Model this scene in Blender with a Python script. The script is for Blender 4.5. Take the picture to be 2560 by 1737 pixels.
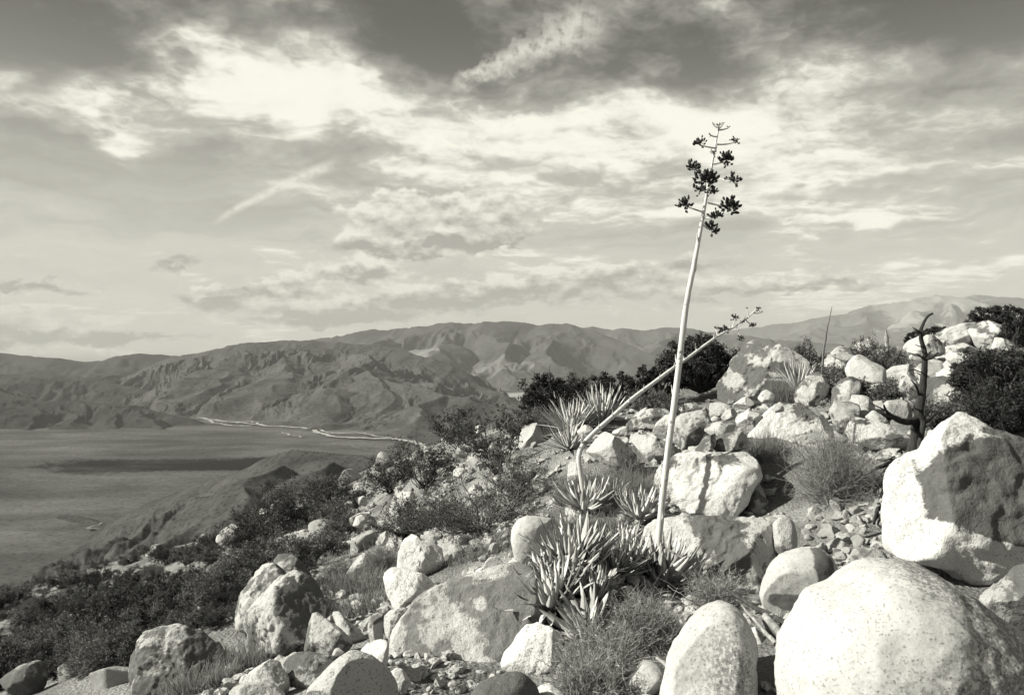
import bpy, math, random
import numpy as np
from mathutils import Vector, Matrix

for o in list(bpy.data.objects):
    bpy.data.objects.remove(o)
SC = bpy.context.scene
COL = SC.collection
R = math.radians
rng = np.random.default_rng(7)
random.seed(7)

# ------------------------------------------------------------------ camera, world, sun, exposure
F = 1991.0            # focal length of the lens, in pixels of a 2560 px wide frame
HX, HY = 1280.0, 872.0   # where the level line of sight meets the frame
cam_d = bpy.data.cameras.new('camera')
cam_d.sensor_width = 36.0
cam_d.lens = 36.0 * F / 2560.0
cam_d.shift_y = -(868.5 - HY) / 2560.0
cam_d.clip_start = 0.05
cam_d.clip_end = 90000.0
CAM = bpy.data.objects.new('camera', cam_d)
CAM.rotation_euler = (R(90), 0, 0)
COL.objects.link(CAM)
SC.camera = CAM

SUN_AZ, SUN_EL = -93.0, 34.0          # degrees from the line of sight (clockwise), above the horizon
TINT = (1.0, 0.985, 0.86)              # warm tone of the whole light
EXPO = 0.80
SC.view_settings.view_transform = 'Standard'
SC.view_settings.look = 'None'
SC.view_settings.gamma = 1.0
SC.view_settings.use_curve_mapping = False
SC.view_settings.exposure = EXPO

sun_dir = Vector((math.sin(R(SUN_AZ)) * math.cos(R(SUN_EL)), math.cos(R(SUN_AZ)) * math.cos(R(SUN_EL)), math.sin(R(SUN_EL))))
sl = bpy.data.lights.new('sun', 'SUN')
sl.energy = 5.0
sl.angle = R(0.53)
sl.color = TINT
so = bpy.data.objects.new('sun', sl)
so.rotation_euler = (-sun_dir).to_track_quat('-Z', 'Y').to_euler()
COL.objects.link(so)

SC.render.engine = 'CYCLES'
SC.cycles.use_denoising = True
SC.cycles.use_adaptive_sampling = True
SC.cycles.adaptive_threshold = 0.025
SC.cycles.adaptive_min_samples = 16
SC.cycles.max_bounces = 5
SC.cycles.diffuse_bounces = 1
SC.cycles.volume_bounces = 1
SC.cycles.transparent_max_bounces = 8

# ------------------------------------------------------------------ small node language
class NT:
    def __init__(s, tree):
        s.t = tree
    def new(s, typ, **kw):
        n = s.t.nodes.new(typ)
        for k, v in kw.items():
            setattr(n, k, v)
        return n
    def put(s, sock, v):
        if isinstance(v, S):
            s.t.links.new(v.k, sock)
        elif v is not None:
            sock.default_value = v
    def math(s, op, a, b=None, c=None, clamp=False):
        n = s.new('ShaderNodeMath', operation=op)
        n.use_clamp = clamp
        for i, v in enumerate((a, b, c)):
            if v is not None:
                s.put(n.inputs[i], v)
        return S(s, n.outputs[0])
    def vec(s, x, y, z):
        n = s.new('ShaderNodeCombineXYZ')
        for i, v in enumerate((x, y, z)):
            s.put(n.inputs[i], v)
        return S(s, n.outputs[0])
    def vmath(s, op, a, b):
        n = s.new('ShaderNodeVectorMath', operation=op)
        s.put(n.inputs[0], a)
        if op == 'SCALE':
            s.put(n.inputs['Scale'], b)
        else:
            s.put(n.inputs[1], b)
        return S(s, n.outputs['Value'] if op in ('LENGTH', 'DISTANCE', 'DOT_PRODUCT') else n.outputs[0])
    def sep(s, v):
        n = s.new('ShaderNodeSeparateXYZ')
        s.put(n.inputs[0], v)
        return [S(s, o) for o in n.outputs]
    def noise(s, vec, scale=1.0, detail=4.0, rough=0.55, dist=0.0, lac=2.0, color=False, dim='3D'):
        n = s.new('ShaderNodeTexNoise', noise_dimensions=dim)
        s.put(n.inputs['Vector'], vec)
        s.put(n.inputs['Scale'], scale)
        n.inputs['Detail'].default_value = detail
        n.inputs['Roughness'].default_value = rough
        n.inputs['Lacunarity'].default_value = lac
        n.inputs['Distortion'].default_value = dist
        return S(s, n.outputs['Color' if color else 'Fac'])
    def voro(s, vec, scale=1.0, feature='F1', rand=1.0):
        n = s.new('ShaderNodeTexVoronoi', feature=feature)
        s.put(n.inputs['Vector'], vec)
        n.inputs['Scale'].default_value = scale
        n.inputs['Randomness'].default_value = rand
        return S(s, n.outputs['Distance'])
    def ss(s, a, lo, hi):      # smooth step
        n = s.new('ShaderNodeMapRange', interpolation_type='SMOOTHSTEP')
        s.put(n.inputs['Value'], a)
        s.put(n.inputs['From Min'], lo)
        s.put(n.inputs['From Max'], hi)
        return S(s, n.outputs['Result'])
    def mix(s, f, a, b):
        n = s.new('ShaderNodeMix', data_type='FLOAT')
        s.put(n.inputs[0], f); s.put(n.inputs[2], a); s.put(n.inputs[3], b)
        return S(s, n.outputs[0])
    def grey(s, v, tint=(1, 1, 1)):
        n = s.new('ShaderNodeCombineColor')
        for i in range(3):
            s.put(n.inputs[i], v * tint[i] if tint[i] != 1 else v)
        return S(s, n.outputs[0])
    def attr(s, name):
        n = s.new('ShaderNodeAttribute', attribute_type='OBJECT', attribute_name=name)
        return S(s, n.outputs['Fac'])

class S:
    def __init__(s, nt, k):
        s.nt, s.k = nt, k
    def __add__(a, b): return a.nt.math('ADD', a, b)
    def __radd__(a, b): return a.nt.math('ADD', b, a)
    def __sub__(a, b): return a.nt.math('SUBTRACT', a, b)
    def __rsub__(a, b): return a.nt.math('SUBTRACT', b, a)
    def __mul__(a, b): return a.nt.math('MULTIPLY', a, b)
    def __rmul__(a, b): return a.nt.math('MULTIPLY', b, a)
    def __truediv__(a, b): return a.nt.math('DIVIDE', a, b)
    def __rtruediv__(a, b): return a.nt.math('DIVIDE', b, a)
    def clamp(a): return a.nt.math('ADD', a, 0.0, clamp=True)
    def abs(a): return a.nt.math('ABSOLUTE', a)
    def max(a, b): return a.nt.math('MAXIMUM', a, b)
    def min(a, b): return a.nt.math('MINIMUM', a, b)
    def pow(a, b): return a.nt.math('POWER', a, b)
    def exp(a): return a.nt.math('EXPONENT', a)

# ------------------------------------------------------------------ sky: Nishita air seen through a red filter, with cloud decks
def build_world():
    w = bpy.data.worlds.new('World')
    SC.world = w
    w.use_nodes = True
    w.cycles.sampling_method = 'MANUAL'
    w.cycles.sample_map_resolution = 256
    t = w.node_tree
    t.nodes.clear()
    n = NT(t)
    sky = n.new('ShaderNodeTexSky', sky_type='NISHITA')
    sky.sun_disc = False
    sky.sun_elevation = R(SUN_EL)
    sky.sun_rotation = R(SUN_AZ)
    sky.altitude = 900
    sp = n.new('ShaderNodeSeparateColor')
    t.links.new(sky.outputs[0], sp.inputs[0])
    air = S(n, sp.outputs[0]) * 0.8 + S(n, sp.outputs[1]) * 0.2     # red-filter luminance
    co = n.new('ShaderNodeTexCoord')
    dirv = S(n, co.outputs['Generated'])
    x, y, z = n.sep(dirv)
    az = n.math('ARCTAN2', x, y)
    el = n.math('ARCSINE', z)
    # cloud deck: where the line of sight meets a plane overhead
    zz = z.max(0.0) + 0.07
    px, py = x / zz, y / zz
    deck = n.vec(px, py, 0.0)
    def P(u, v):        # a direction written as a photograph pixel -> azimuth, elevation
        a = math.atan2(u - HX, F)
        e = math.atan2(HY - v, math.hypot(F, u - HX))
        return a, e
    def blob(u, v, ru, rv, ang=0.0, V=None):
        a0, e0 = P(u, v)
        m = n.new('ShaderNodeMapping', vector_type='TEXTURE')
        n.put(m.inputs['Vector'], V)
        m.inputs['Location'].default_value = (a0, e0, 0)
        m.inputs['Rotation'].default_value = (0, 0, R(ang))
        m.inputs['Scale'].default_value = (ru / F, rv / F, 1.0)
        o = S(n, m.outputs[0])
        return n.math('POWER', 0.3679, n.vmath('DOT_PRODUCT', o, o))
    def total(items, V):
        acc = 0.0
        for it in items:
            acc = n.math('MULTIPLY_ADD', blob(*it[:-1], V=V), it[-1], acc)
        return acc
    # soft warp so no cloud edge is a clean ellipse
    D2 = dict(dim='2D')
    wv = n.noise(n.vec(az * 5.0, el * 9.0 + 41.0, 0.0), 1.0, 4.0, 0.6, color=True, **D2)
    wx, wy, wz_ = n.sep(wv)
    V1 = n.vec(az + (wx - 0.5) * 0.15, el + (wy - 0.5) * 0.11, 0.0)
    # --- high sheet: streaked cirrus over the whole vault
    st = n.vec(px * 0.75 + py * 0.2 + wx, py * 1.2 - px * 0.3 + wy, 0.0)
    n1 = n.noise(st, 1.1, 6.0, 0.55, **D2)
    n2 = n.noise(n.vec(px * 1.0 - 7.0 + wy, py * 1.3 + 3.0 + wz_, 0.0), 2.2, 6.0, 0.6, **D2)
    n3 = n.noise(n.vec(az * 8.0 + el * 5.0 + wz_, el * 15.0 + wx, 0.0), 1.0, 7.0, 0.6, **D2)
    n4 = n.noise(n.vec(az * 4.0 + wx * 1.6, el * 36.0 + wy * 3.0, 0.0), 1.0, 6.0, 0.58, **D2)
    low = n.ss(el, 0.36, 0.08)
    sheet = n.ss(n1 * 0.6 + n2 * 0.4, 0.34, 0.66)
    # --- where the sheet is thick and where it is torn open
    thick = total([(650, 175, 260, 120, -10, 0.66), (300, 260, 430, 62, 6, 0.58), (1010, 330, 420, 110, -10, 0.60),
                   (1370, 290, 300, 60, -6, 0.34), (330, 330, 270, 36, 2, 0.42), (1690, 300, 230, 55, -12, 0.55),
                   (2010, 200, 150, 90, -8, 0.55), (1480, 440, 900, 150, 0, 0.34), (2130, 540, 120, 20, 10, 0.5),
                   (2060, 455, 200, 16, 6, 0.4), (2380, 690, 260, 24, 2, 0.45), (2000, 400, 500, 120, 10, 0.2)], V1)
    torn = total([(60, 120, 330, 90, 8, 0.9), (1120, 110, 180, 90, 0, 0.80), (20, 315, 150, 30, 2, 0.8), (200, 400, 420, 46, 3, 0.80),
                  (480, 480, 440, 120, 4, 0.55), (1700, 165, 260, 80, -10, 0.40), (1950, 60, 400, 50, 0, 0.15),
                  (2450, 200, 180, 300, 0, 0.4), (100, 600, 420, 100, 0, 0.30), (1750, 740, 900, 40, 0, 0.15)], V1)
    d1 = n.ss(sheet * 0.40 + thick * 0.85 - torn * 0.62 + (n2 - 0.5) * 0.4 + (n3 - 0.5) * 0.85 + (n4 - 0.5) * (0.40 + low * 1.2) + 0.14 + low * 0.10, 0.0, 1.12)
    # --- low rows of cumulus above the ranges
    def cum(dz):
        return n.noise(n.vec(az * 26.0, (el + dz) * 46.0 + 13.0, 0.0), 1.0, 6.0, 0.58, **D2)
    wv2 = n.noise(n.vec(az * 26.0, el * 36.0 + 77.0, 0.0), 1.0, 4.0, 0.6, color=True, **D2)
    vx, vy, vz = n.sep(wv2)
    V2 = n.vec(az + (vx - 0.5) * 0.055, el + (vy - 0.5) * 0.04, 0.0)
    V3 = n.vec(az + (vx - 0.5) * 0.055 + 0.006, el + (vy - 0.5) * 0.04 - 0.015, 0.0)
    spots = [(990, 552, 120, 56, 0, 1.25), (1190, 545, 140, 52, 2, 1.25), (1060, 608, 220, 30, 4, 1.1), (900, 682, 100, 22, 0, 0.9),
             (520, 752, 62, 28, 0, 1.0), (725, 738, 120, 26, 0, 1.0), (738, 705, 50, 26, 0, 0.8), (70, 815, 130, 34, 0, 0.9),
             (180, 846, 230, 16, 0, 0.7), (850, 790, 190, 22, 3, 0.8), (1180, 735, 330, 34, 6, 0.8), (1550, 690, 330, 36, 6, 0.7),
             (1950, 720, 420, 22, 3, 0.5), (440, 655, 80, 18, 10, 0.5), (90, 715, 130, 12, 0, 0.6)]
    c0, c1 = total(spots, V2).min(1.0), total(spots, V3).min(1.0)
    k0, k1 = cum(0.0), cum(0.010)
    band = n.ss(el, 0.17, 0.02)                  # the rows crowd towards the horizon
    rows = n.noise(n.vec(px * 0.45, py * 0.7, 0.0), 1.3, 5.0, 0.6, **D2)
    f0 = c0 * 1.0 + (k0 - 0.5) * 0.75 + band * (rows - 0.36) * 1.0
    d2 = n.ss(f0, 0.26, 0.52)
    up = ((c1 - c0) * 0.85 + (k1 - k0) * -1.5 + (k0 - 0.5) * 0.7 + 0.52 + band * (rows - 0.5) * 1.2).clamp()   # tops catch the light, bases are shaded
    # --- vapour trails
    def trail(p0, p1, w0, w1, sc, wob, fray):
        a0, e0 = P(*p0); a1, e1 = P(*p1)
        L = math.hypot(a1 - a0, e1 - e0)
        c, s_ = (a1 - a0) / L, (e1 - e0) / L
        q3 = n.noise(n.vec(az * sc, el * sc, 0.0), 1.0, 4.0, 0.62, **D2)
        da, de = az - a0 + (vx - 0.5) * wob, el - e0 + (vy - 0.5) * wob
        tt = (da * c + de * s_) / L
        bow = tt * (1.0 - tt) * 0.02
        q = (de * c - da * s_ - bow).abs()
        wid = tt.clamp() * ((w1 - w0) / F) + w0 / F
        return n.ss(q / wid + (q3 - 0.5) * fray, 1.3, 0.1) * n.ss(tt, -0.06, 0.2) * n.ss(tt, 1.06, 0.8) * n.ss(q3, 0.12, 0.62)
    t1 = trail((530, 560), (850, 405), 8, 17, 90.0, 0.004, 0.35)
    t2 = trail((1120, 225), (1520, 40), 14, 60, 60.0, 0.035, 1.6)
    # --- brightness
    air_v = (air * 0.34 + 0.35).min(4.2)
    hz = n.ss(el, 0.40, 0.06)
    clear = air_v * 0.95 + hz * 3.4 + (n4 - 0.5) * low * 2.6
    sheet_v = 5.0 + n.ss(d1 + (n2 - 0.5) * 0.5 + (n3 - 0.5) * 0.4, 0.45, 1.1) * 2.9
    v = n.mix(d1 * 0.93, clear, sheet_v)
    cum_v = 2.9 + up * 4.0
    v = n.mix(d2 * 0.92, v, cum_v)
    v = v + (6.4 - v) * (t1 * 0.85).clamp()
    v = v + (6.6 - v) * (t2 * 0.75).clamp()
    v = v * n.mix(n.ss(el, -0.02, 0.0), 0.5, 1.0)
    bg = n.new('ShaderNodeBackground')
    n.put(bg.inputs['Color'], n.grey(v, TINT))
    bg.inputs['Strength'].default_value = 0.078
    out = n.new('ShaderNodeOutputWorld')
    t.links.new(bg.outputs[0], out.inputs[0])
build_world()

# ------------------------------------------------------------------ geometry helpers
_P = np.random.default_rng(11)
_PERM = np.concatenate([_P.permutation(256)] * 3)
_G = _P.normal(size=(256, 3)); _G /= np.linalg.norm(_G, axis=1)[:, None]

def gnoise(p, seed=0):
    p = np.asarray(p, float) + seed * 17.31
    i = np.floor(p).astype(np.int64)
    f = p - i
    u = f * f * f * (f * (f * 6 - 15) + 10)
    i &= 255
    res = 0.0
    for dx in (0, 1):
        wx = u[..., 0] if dx else 1 - u[..., 0]
        for dy in (0, 1):
            wy = u[..., 1] if dy else 1 - u[..., 1]
            for dz in (0, 1):
                wz = u[..., 2] if dz else 1 - u[..., 2]
                h = _PERM[_PERM[_PERM[(i[..., 0] + dx) & 255] + ((i[..., 1] + dy) & 255)] + ((i[..., 2] + dz) & 255)]
                g = _G[h]
                d = g[..., 0] * (f[..., 0] - dx) + g[..., 1] * (f[..., 1] - dy) + g[..., 2] * (f[..., 2] - dz)
                res = res + wx * wy * wz * d
    return res * 1.6

def fbm(p, octv=4, gain=0.5, seed=0):
    p = np.asarray(p, float)
    a, s = 1.0, 0.0
    for k in range(octv):
        s = s + a * gnoise(p * (2.03 ** k), seed + k)
        a *= gain
    return s

def ridged(p, octv=5, gain=0.5, seed=0):
    p = np.asarray(p, float)
    a, s, w = 1.0, 0.0, 1.0
    for k in range(octv):
        n_ = 1 - np.abs(gnoise(p * (2.07 ** k), seed + k))
        n_ = n_ * n_ * w
        w = np.clip(n_ * 1.6, 0, 1)
        s = s + a * n_
        a *= gain
    return s / 1.7

def sstep(x, a, b):
    t = np.clip((x - a) / (b - a), 0, 1)
    return t * t * (3 - 2 * t)

def mesh_np(name, v, faces, smooth=True):
    """faces: one array (m,k), or a list of such arrays"""
    me = bpy.data.meshes.new(name)
    if not isinstance(faces, list):
        faces = [faces]
    faces = [np.asarray(f, np.int32) for f in faces if len(f)]
    v = np.asarray(v, np.float32)
    me.vertices.add(len(v))
    me.vertices.foreach_set('co', v.ravel())
    nl = sum(f.size for f in faces)
    npoly = sum(len(f) for f in faces)
    me.loops.add(nl)
    me.polygons.add(npoly)
    me.loops.foreach_set('vertex_index', np.concatenate([f.ravel() for f in faces]))
    tot = np.concatenate([np.full(len(f), f.shape[1], np.int32) for f in faces])
    start = np.concatenate([[0], np.cumsum(tot)[:-1]]).astype(np.int32)
    me.polygons.foreach_set('loop_start', start)
    me.polygons.foreach_set('loop_total', tot)
    me.polygons.foreach_set('use_smooth', np.full(npoly, bool(smooth)))
    me.update(calc_edges=True)
    return me

def obj(name, me, mat=None, parent=None, loc=(0, 0, 0)):
    o = bpy.data.objects.new(name, me)
    if mat is not None and me is not None and len(me.materials) == 0:
        me.materials.append(mat)
    o.location = loc
    o.parent = parent
    COL.objects.link(o)
    return o

def tag(o, label, cat, group=None):
    o['label'] = label
    o['category'] = cat
    if group:
        o['group'] = group
    return o

def struct(o, kind='structure', label=None):
    o['kind'] = kind
    if label:
        o['label'] = label
    return o

def at(px, py, d):
    """a point d metres ahead along the line of sight that passes the given place of the frame"""
    return np.array([(px - HX) / F * d, d, (HY - py) / F * d])

CROP = {'A': (1920, 1303, 3.631), 'B': (1480, 1303, 3.631), 'C': (960, 1303, 3.631), 'D': (520, 1303, 3.631), 'E': (1920, 870, 3.631),
        'F': (1500, 870, 3.631), 'G': (1100, 900, 3.631), 'H': (700, 1000, 3.631), 'L': (0, 1200, 2.582), 'R': (1600, 700, 2.421),
        'T': (1280, 0, 1.8125), 'V': (0, 760, 2.113), 'W': (900, 760, 2.905), 'N': (0, 0, 1.0)}
def cp(c, pts):
    x0, y0, s = CROP[c]
    return np.array([(x0 + x / s, y0 + y / s) for x, y in pts])

def grid_faces(nu, nv):
    a = np.arange(nu * nv).reshape(nu, nv)
    return np.stack([a[:-1, :-1].ravel(), a[1:, :-1].ravel(), a[1:, 1:].ravel(), a[:-1, 1:].ravel()], 1)

def tubes(paths, radii, sides=3, cap=False):
    """paths (N,K,3), radii (N,K) -> verts, quads"""
    paths = np.asarray(paths, float)
    radii = np.asarray(radii, float)
    N, K, _ = paths.shape
    t = np.gradient(paths, axis=1)
    t /= np.linalg.norm(t, axis=2, keepdims=True) + 1e-9
    ref = np.where(np.abs(t[:, :1, 2:3]) > 0.85, np.array([1.0, 0, 0]), np.array([0, 0, 1.0]))
    ref = np.broadcast_to(ref, t.shape)
    a = np.cross(t, ref); a /= np.linalg.norm(a, axis=2, keepdims=True) + 1e-9
    b = np.cross(t, a)
    ang = np.arange(sides) * 2 * math.pi / sides
    v = paths[:, :, None, :] + radii[:, :, None, None] * (a[:, :, None, :] * np.cos(ang)[None, None, :, None] + b[:, :, None, :] * np.sin(ang)[None, None, :, None])
    idx = np.arange(N * K * sides).reshape(N, K, sides)
    nx = np.roll(idx, -1, axis=2)
    f = np.stack([idx[:, :-1].ravel(), nx[:, :-1].ravel(), nx[:, 1:].ravel(), idx[:, 1:].ravel()], 1)
    return v.reshape(-1, 3), f

def resample(pts, k):
    pts = np.asarray(pts, float)
    s = np.concatenate([[0], np.cumsum(np.linalg.norm(np.diff(pts, axis=0), axis=1))])
    u = np.linspace(0, s[-1], k)
    # smooth (Catmull-Rom like) by interpolating then light filtering
    q = np.stack([np.interp(u, s, pts[:, i]) for i in range(pts.shape[1])], 1)
    for _ in range(2):
        q[1:-1] = 0.25 * q[:-2] + 0.5 * q[1:-1] + 0.25 * q[2:]
    return q

class MB:
    def __init__(s):
        s.v, s.f, s.n = [], [], 0
    def add(s, v, f):
        s.v.append(np.asarray(v, float)); s.f.append(np.asarray(f) + s.n); s.n += len(v)
        return s
    def mesh(s, name, smooth=True):
        by = {}
        for f in s.f:
            by.setdefault(f.shape[1], []).append(f)
        return mesh_np(name, np.concatenate(s.v), [np.concatenate(x) for x in by.values()], smooth)

# ------------------------------------------------------------------ materials
def new_mat(name):
    m = bpy.data.materials.new(name)
    m.use_nodes = True
    t = m.node_tree
    t.nodes.clear()
    n = NT(t)
    b = n.new('ShaderNodeBsdfPrincipled')
    o = n.new('ShaderNodeOutputMaterial')
    t.links.new(b.outputs[0], o.inputs[0])
    b.inputs['Roughness'].default_value = 0.9
    b.inputs['Specular IOR Level'].default_value = 0.2
    return m, n, b

def bump(n, b, h, strength=0.5, dist=0.02):
    k = n.new('ShaderNodeBump')
    n.put(k.inputs['Strength'], strength)
    k.inputs['Distance'].default_value = dist
    n.put(k.inputs['Height'], h)
    n.t.links.new(k.outputs[0], b.inputs['Normal'])

def objco(n, rnd=True):
    c = n.new('ShaderNodeTexCoord')
    v = S(n, c.outputs['Object'])
    if rnd:
        i = n.new('ShaderNodeObjectInfo')
        r_ = S(n, i.outputs['Random'])
        v = n.vmath('ADD', v, n.vec(r_ * 61.0, r_ * 37.0, r_ * 83.0))
    return v

def rock_material(name, pale=0.42, dark=0.085, patches=(), scale=1.0, shade_flecks=()):
    """weathered granite; dark varnish or lichen grows in ragged patches (object property 'varnish');
    patches: stains and painted shade at known places of one boulder, (x, z, rx, rz, amount) in its own metres"""
    m, n, b = new_mat(name)
    v = objco(n)
    big = n.noise(v, 2.1 * scale, 6.0, 0.62, 0.4)
    fine = n.noise(v, 14.0, 5.0, 0.68)
    field = big * 0.72 + fine * 0.28
    if patches:
        c = n.new('ShaderNodeTexCoord')
        x, y, z = n.sep(S(n, c.outputs['Object']))
        for (qx, qz, rx, rz, amt) in patches:
            p, q = (x - qx) / rx, (z - qz) / rz
            field = field + ((p * p + q * q) * -1.0).exp() * amt
    thr = 0.66 - n.attr('varnish') * 0.30
    mask = n.ss(field, thr - 0.022, thr + 0.035)
    tone = n.noise(v, 0.9, 4.0, 0.55)
    mott = n.noise(v, 7.0, 5.0, 0.65)
    spk = n.noise(v, 95.0, 2.0, 0.5)
    spk2 = n.noise(v, 42.0, 3.0, 0.6)
    pal = n.attr('pale') * (0.56 + tone * 0.56) * (0.68 + mott * 0.48)
    fleck = n.ss(spk, 0.55, 0.66) * (0.30 + 0.5 * n.ss(spk2, 0.42, 0.62)) * (0.75 + 0.25 * n.ss(n.attr('varnish'), -0.35, 0.05))
    if shade_flecks:
        c = n.new('ShaderNodeTexCoord')
        x, y, z = n.sep(S(n, c.outputs['Object']))
        fm = 0.0
        for (qx, qz, rx, rz, amt) in shade_flecks:       # shade of a half-lit side, painted as dark specks
            p, q = (x - qx) / rx, (z - qz) / rz
            fm = n.math('MULTIPLY_ADD', ((p * p + q * q) * -1.0).exp(), amt, fm)
        spk3 = n.noise(v, 62.0, 3.0, 0.6)
        fleck = (fleck + n.ss(spk3 + fm * 0.16, 0.55, 0.66) * (fm * 0.75).min(0.62)).min(1.0)
    pal = pal * (1.0 - fleck * 0.78)
    drk = dark * (0.62 + mott * 0.75) * (0.8 + spk2 * 0.4)
    drk = drk + n.ss(spk, 0.56, 0.7) * 0.05
    col = n.mix(mask * 0.94, pal, drk)
    # cracks
    wv = n.noise(v, 3.0, 4.0, 0.6, color=True)
    cv = n.vmath('ADD', v, n.vmath('SCALE', wv, 0.35))
    ck = n.voro(cv, 0.75 * scale, 'DISTANCE_TO_EDGE')
    crack = n.ss(ck, 0.008, 0.002) * n.ss(tone, 0.52, 0.6) * n.attr('crack')
    col = col * (1.0 - crack * 0.75)
    n.put(b.inputs['Base Color'], n.grey(col))
    h = n.noise(v, 9.0, 6.0, 0.62) * 0.6 + spk * 0.16 + n.noise(v, 40.0, 4.0, 0.6) * 0.35 - crack * 1.1 - mask * 0.06
    bump(n, b, h, 0.22 + 0.55 * n.ss(n.attr('varnish'), -0.3, 0.0), 0.03)
    b.inputs['Roughness'].default_value = 0.93
    return m

def simple_mat(name, lo, hi, scale=8.0, rough=0.9, bumpy=0.0, stretch=(1, 1, 1), detail=4.0, rnd=0.0, spec=0.2):
    m, n, b = new_mat(name)
    v = n.vmath('MULTIPLY', objco(n), stretch)
    f = n.noise(v, scale, detail, 0.6)
    f = n.ss(f, 0.3, 0.7)
    col = n.mix(f, lo, hi)
    if rnd:
        i = n.new('ShaderNodeObjectInfo')
        col = col * (1.0 - rnd / 2 + S(n, i.outputs['Random']) * rnd)
    n.put(b.inputs['Base Color'], n.grey(col))
    b.inputs['Roughness'].default_value = rough
    b.inputs['Specular IOR Level'].default_value = spec
    if bumpy:
        bump(n, b, n.noise(v, scale * 2.5, 6.0, 0.62), bumpy, 0.02)
    return m

def leaf_mat(name, lo, hi, trans=0.25):
    m, n, b = new_mat(name)
    g = n.new('ShaderNodeNewGeometry')
    f = S(n, g.outputs['Random Per Island'])
    v = objco(n, False)
    c = n.mix(f, lo, hi) * (0.75 + n.noise(v, 3.0, 3.0, 0.6) * 0.5)
    n.put(b.inputs['Base Color'], n.grey(c))
    tr = n.new('ShaderNodeBsdfTranslucent')
    n.put(tr.inputs['Color'], n.grey(c))
    mx = n.new('ShaderNodeMixShader')
    mx.inputs[0].default_value = trans
    n.t.links.new(b.outputs[0], mx.inputs[1]); n.t.links.new(tr.outputs[0], mx.inputs[2])
    out = [q for q in n.t.nodes if q.type == 'OUTPUT_MATERIAL'][0]
    n.t.links.new(mx.outputs[0], out.inputs[0])
    b.inputs['Roughness'].default_value = 0.7
    return m

def land_mat(name, lo, hi, scale, fine, bands=None, spots=0.0, pale=None):
    """far ground: albedo drifts in patches of 1/scale metres, with scrub and bare gravel in the fine octave"""
    m, n, b = new_mat(name)
    v = objco(n, False)
    f = n.noise(v, scale, 7.0, 0.62, 0.5)
    g = n.noise(v, fine, 4.0, 0.65)
    f = n.ss(f * 0.65 + g * 0.35, 0.34, 0.66)
    col = n.mix(f, lo, hi)
    if bands:
        x, y, z = n.sep(v)
        s = n.noise(n.vec(x * bands[0], y * bands[1], 0.0), 1.0, 6.0, 0.6)
        col = col * (0.66 + n.ss(s, 0.3, 0.7) * 0.66)
    if pale:
        x, y, z = n.sep(v)
        for (qx, qy, rx, ry, amt) in pale:
            p, q = (x - qx) / rx, (y - qy) / ry
            w = ((p * p + q * q) * -1.0).exp() + (f - 0.5) * 0.7
            col = (col + n.ss(w, 0.35, 0.6) * amt).max(0.012)
    if spots:
        d = n.voro(v, fine * 1.2)
        col = col * (1.0 - n.ss(d, 0.38, 0.2) * spots)
    n.put(b.inputs['Base Color'], n.grey(col))
    b.inputs['Roughness'].default_value = 1.0
    b.inputs['Specular IOR Level'].default_value = 0.0
    return m

# ------------------------------------------------------------------ the far country
FLOOR = -430.0
def floor_pt(px, py, lift=0.0):
    d = -FLOOR * F / (py - HY)
    p = at(px, py, d)
    p[2] = FLOOR + lift
    return p

def wavy_floor(x, y):
    return FLOOR + 4.0 * fbm(np.stack([x / 900.0, y / 900.0, x * 0], -1), 3, 0.5, 3)

def polar(px0, px1, npx, d0, d1, nd):
    px = np.linspace(px0, px1, npx)
    d = np.geomspace(d0, d1, nd)
    PX, D = np.meshgrid(px, d, indexing='ij')
    return (PX - HX) / F * D, D

def seg_near(X, Y, poly):
    best = np.full(X.shape, 1e12); zc = np.zeros(X.shape)
    for a, b in zip(poly[:-1], poly[1:]):
        dx, dy = b[0] - a[0], b[1] - a[1]
        t = np.clip(((X - a[0]) * dx + (Y - a[1]) * dy) / (dx * dx + dy * dy + 1e-9), 0, 1)
        s = np.hypot(X - a[0] - t * dx, Y - a[1] - t * dy)
        k = s < best
        best = np.where(k, s, best)
        zc = np.where(k, a[2] + t * (b[2] - a[2]), zc)
    return best, zc

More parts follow.
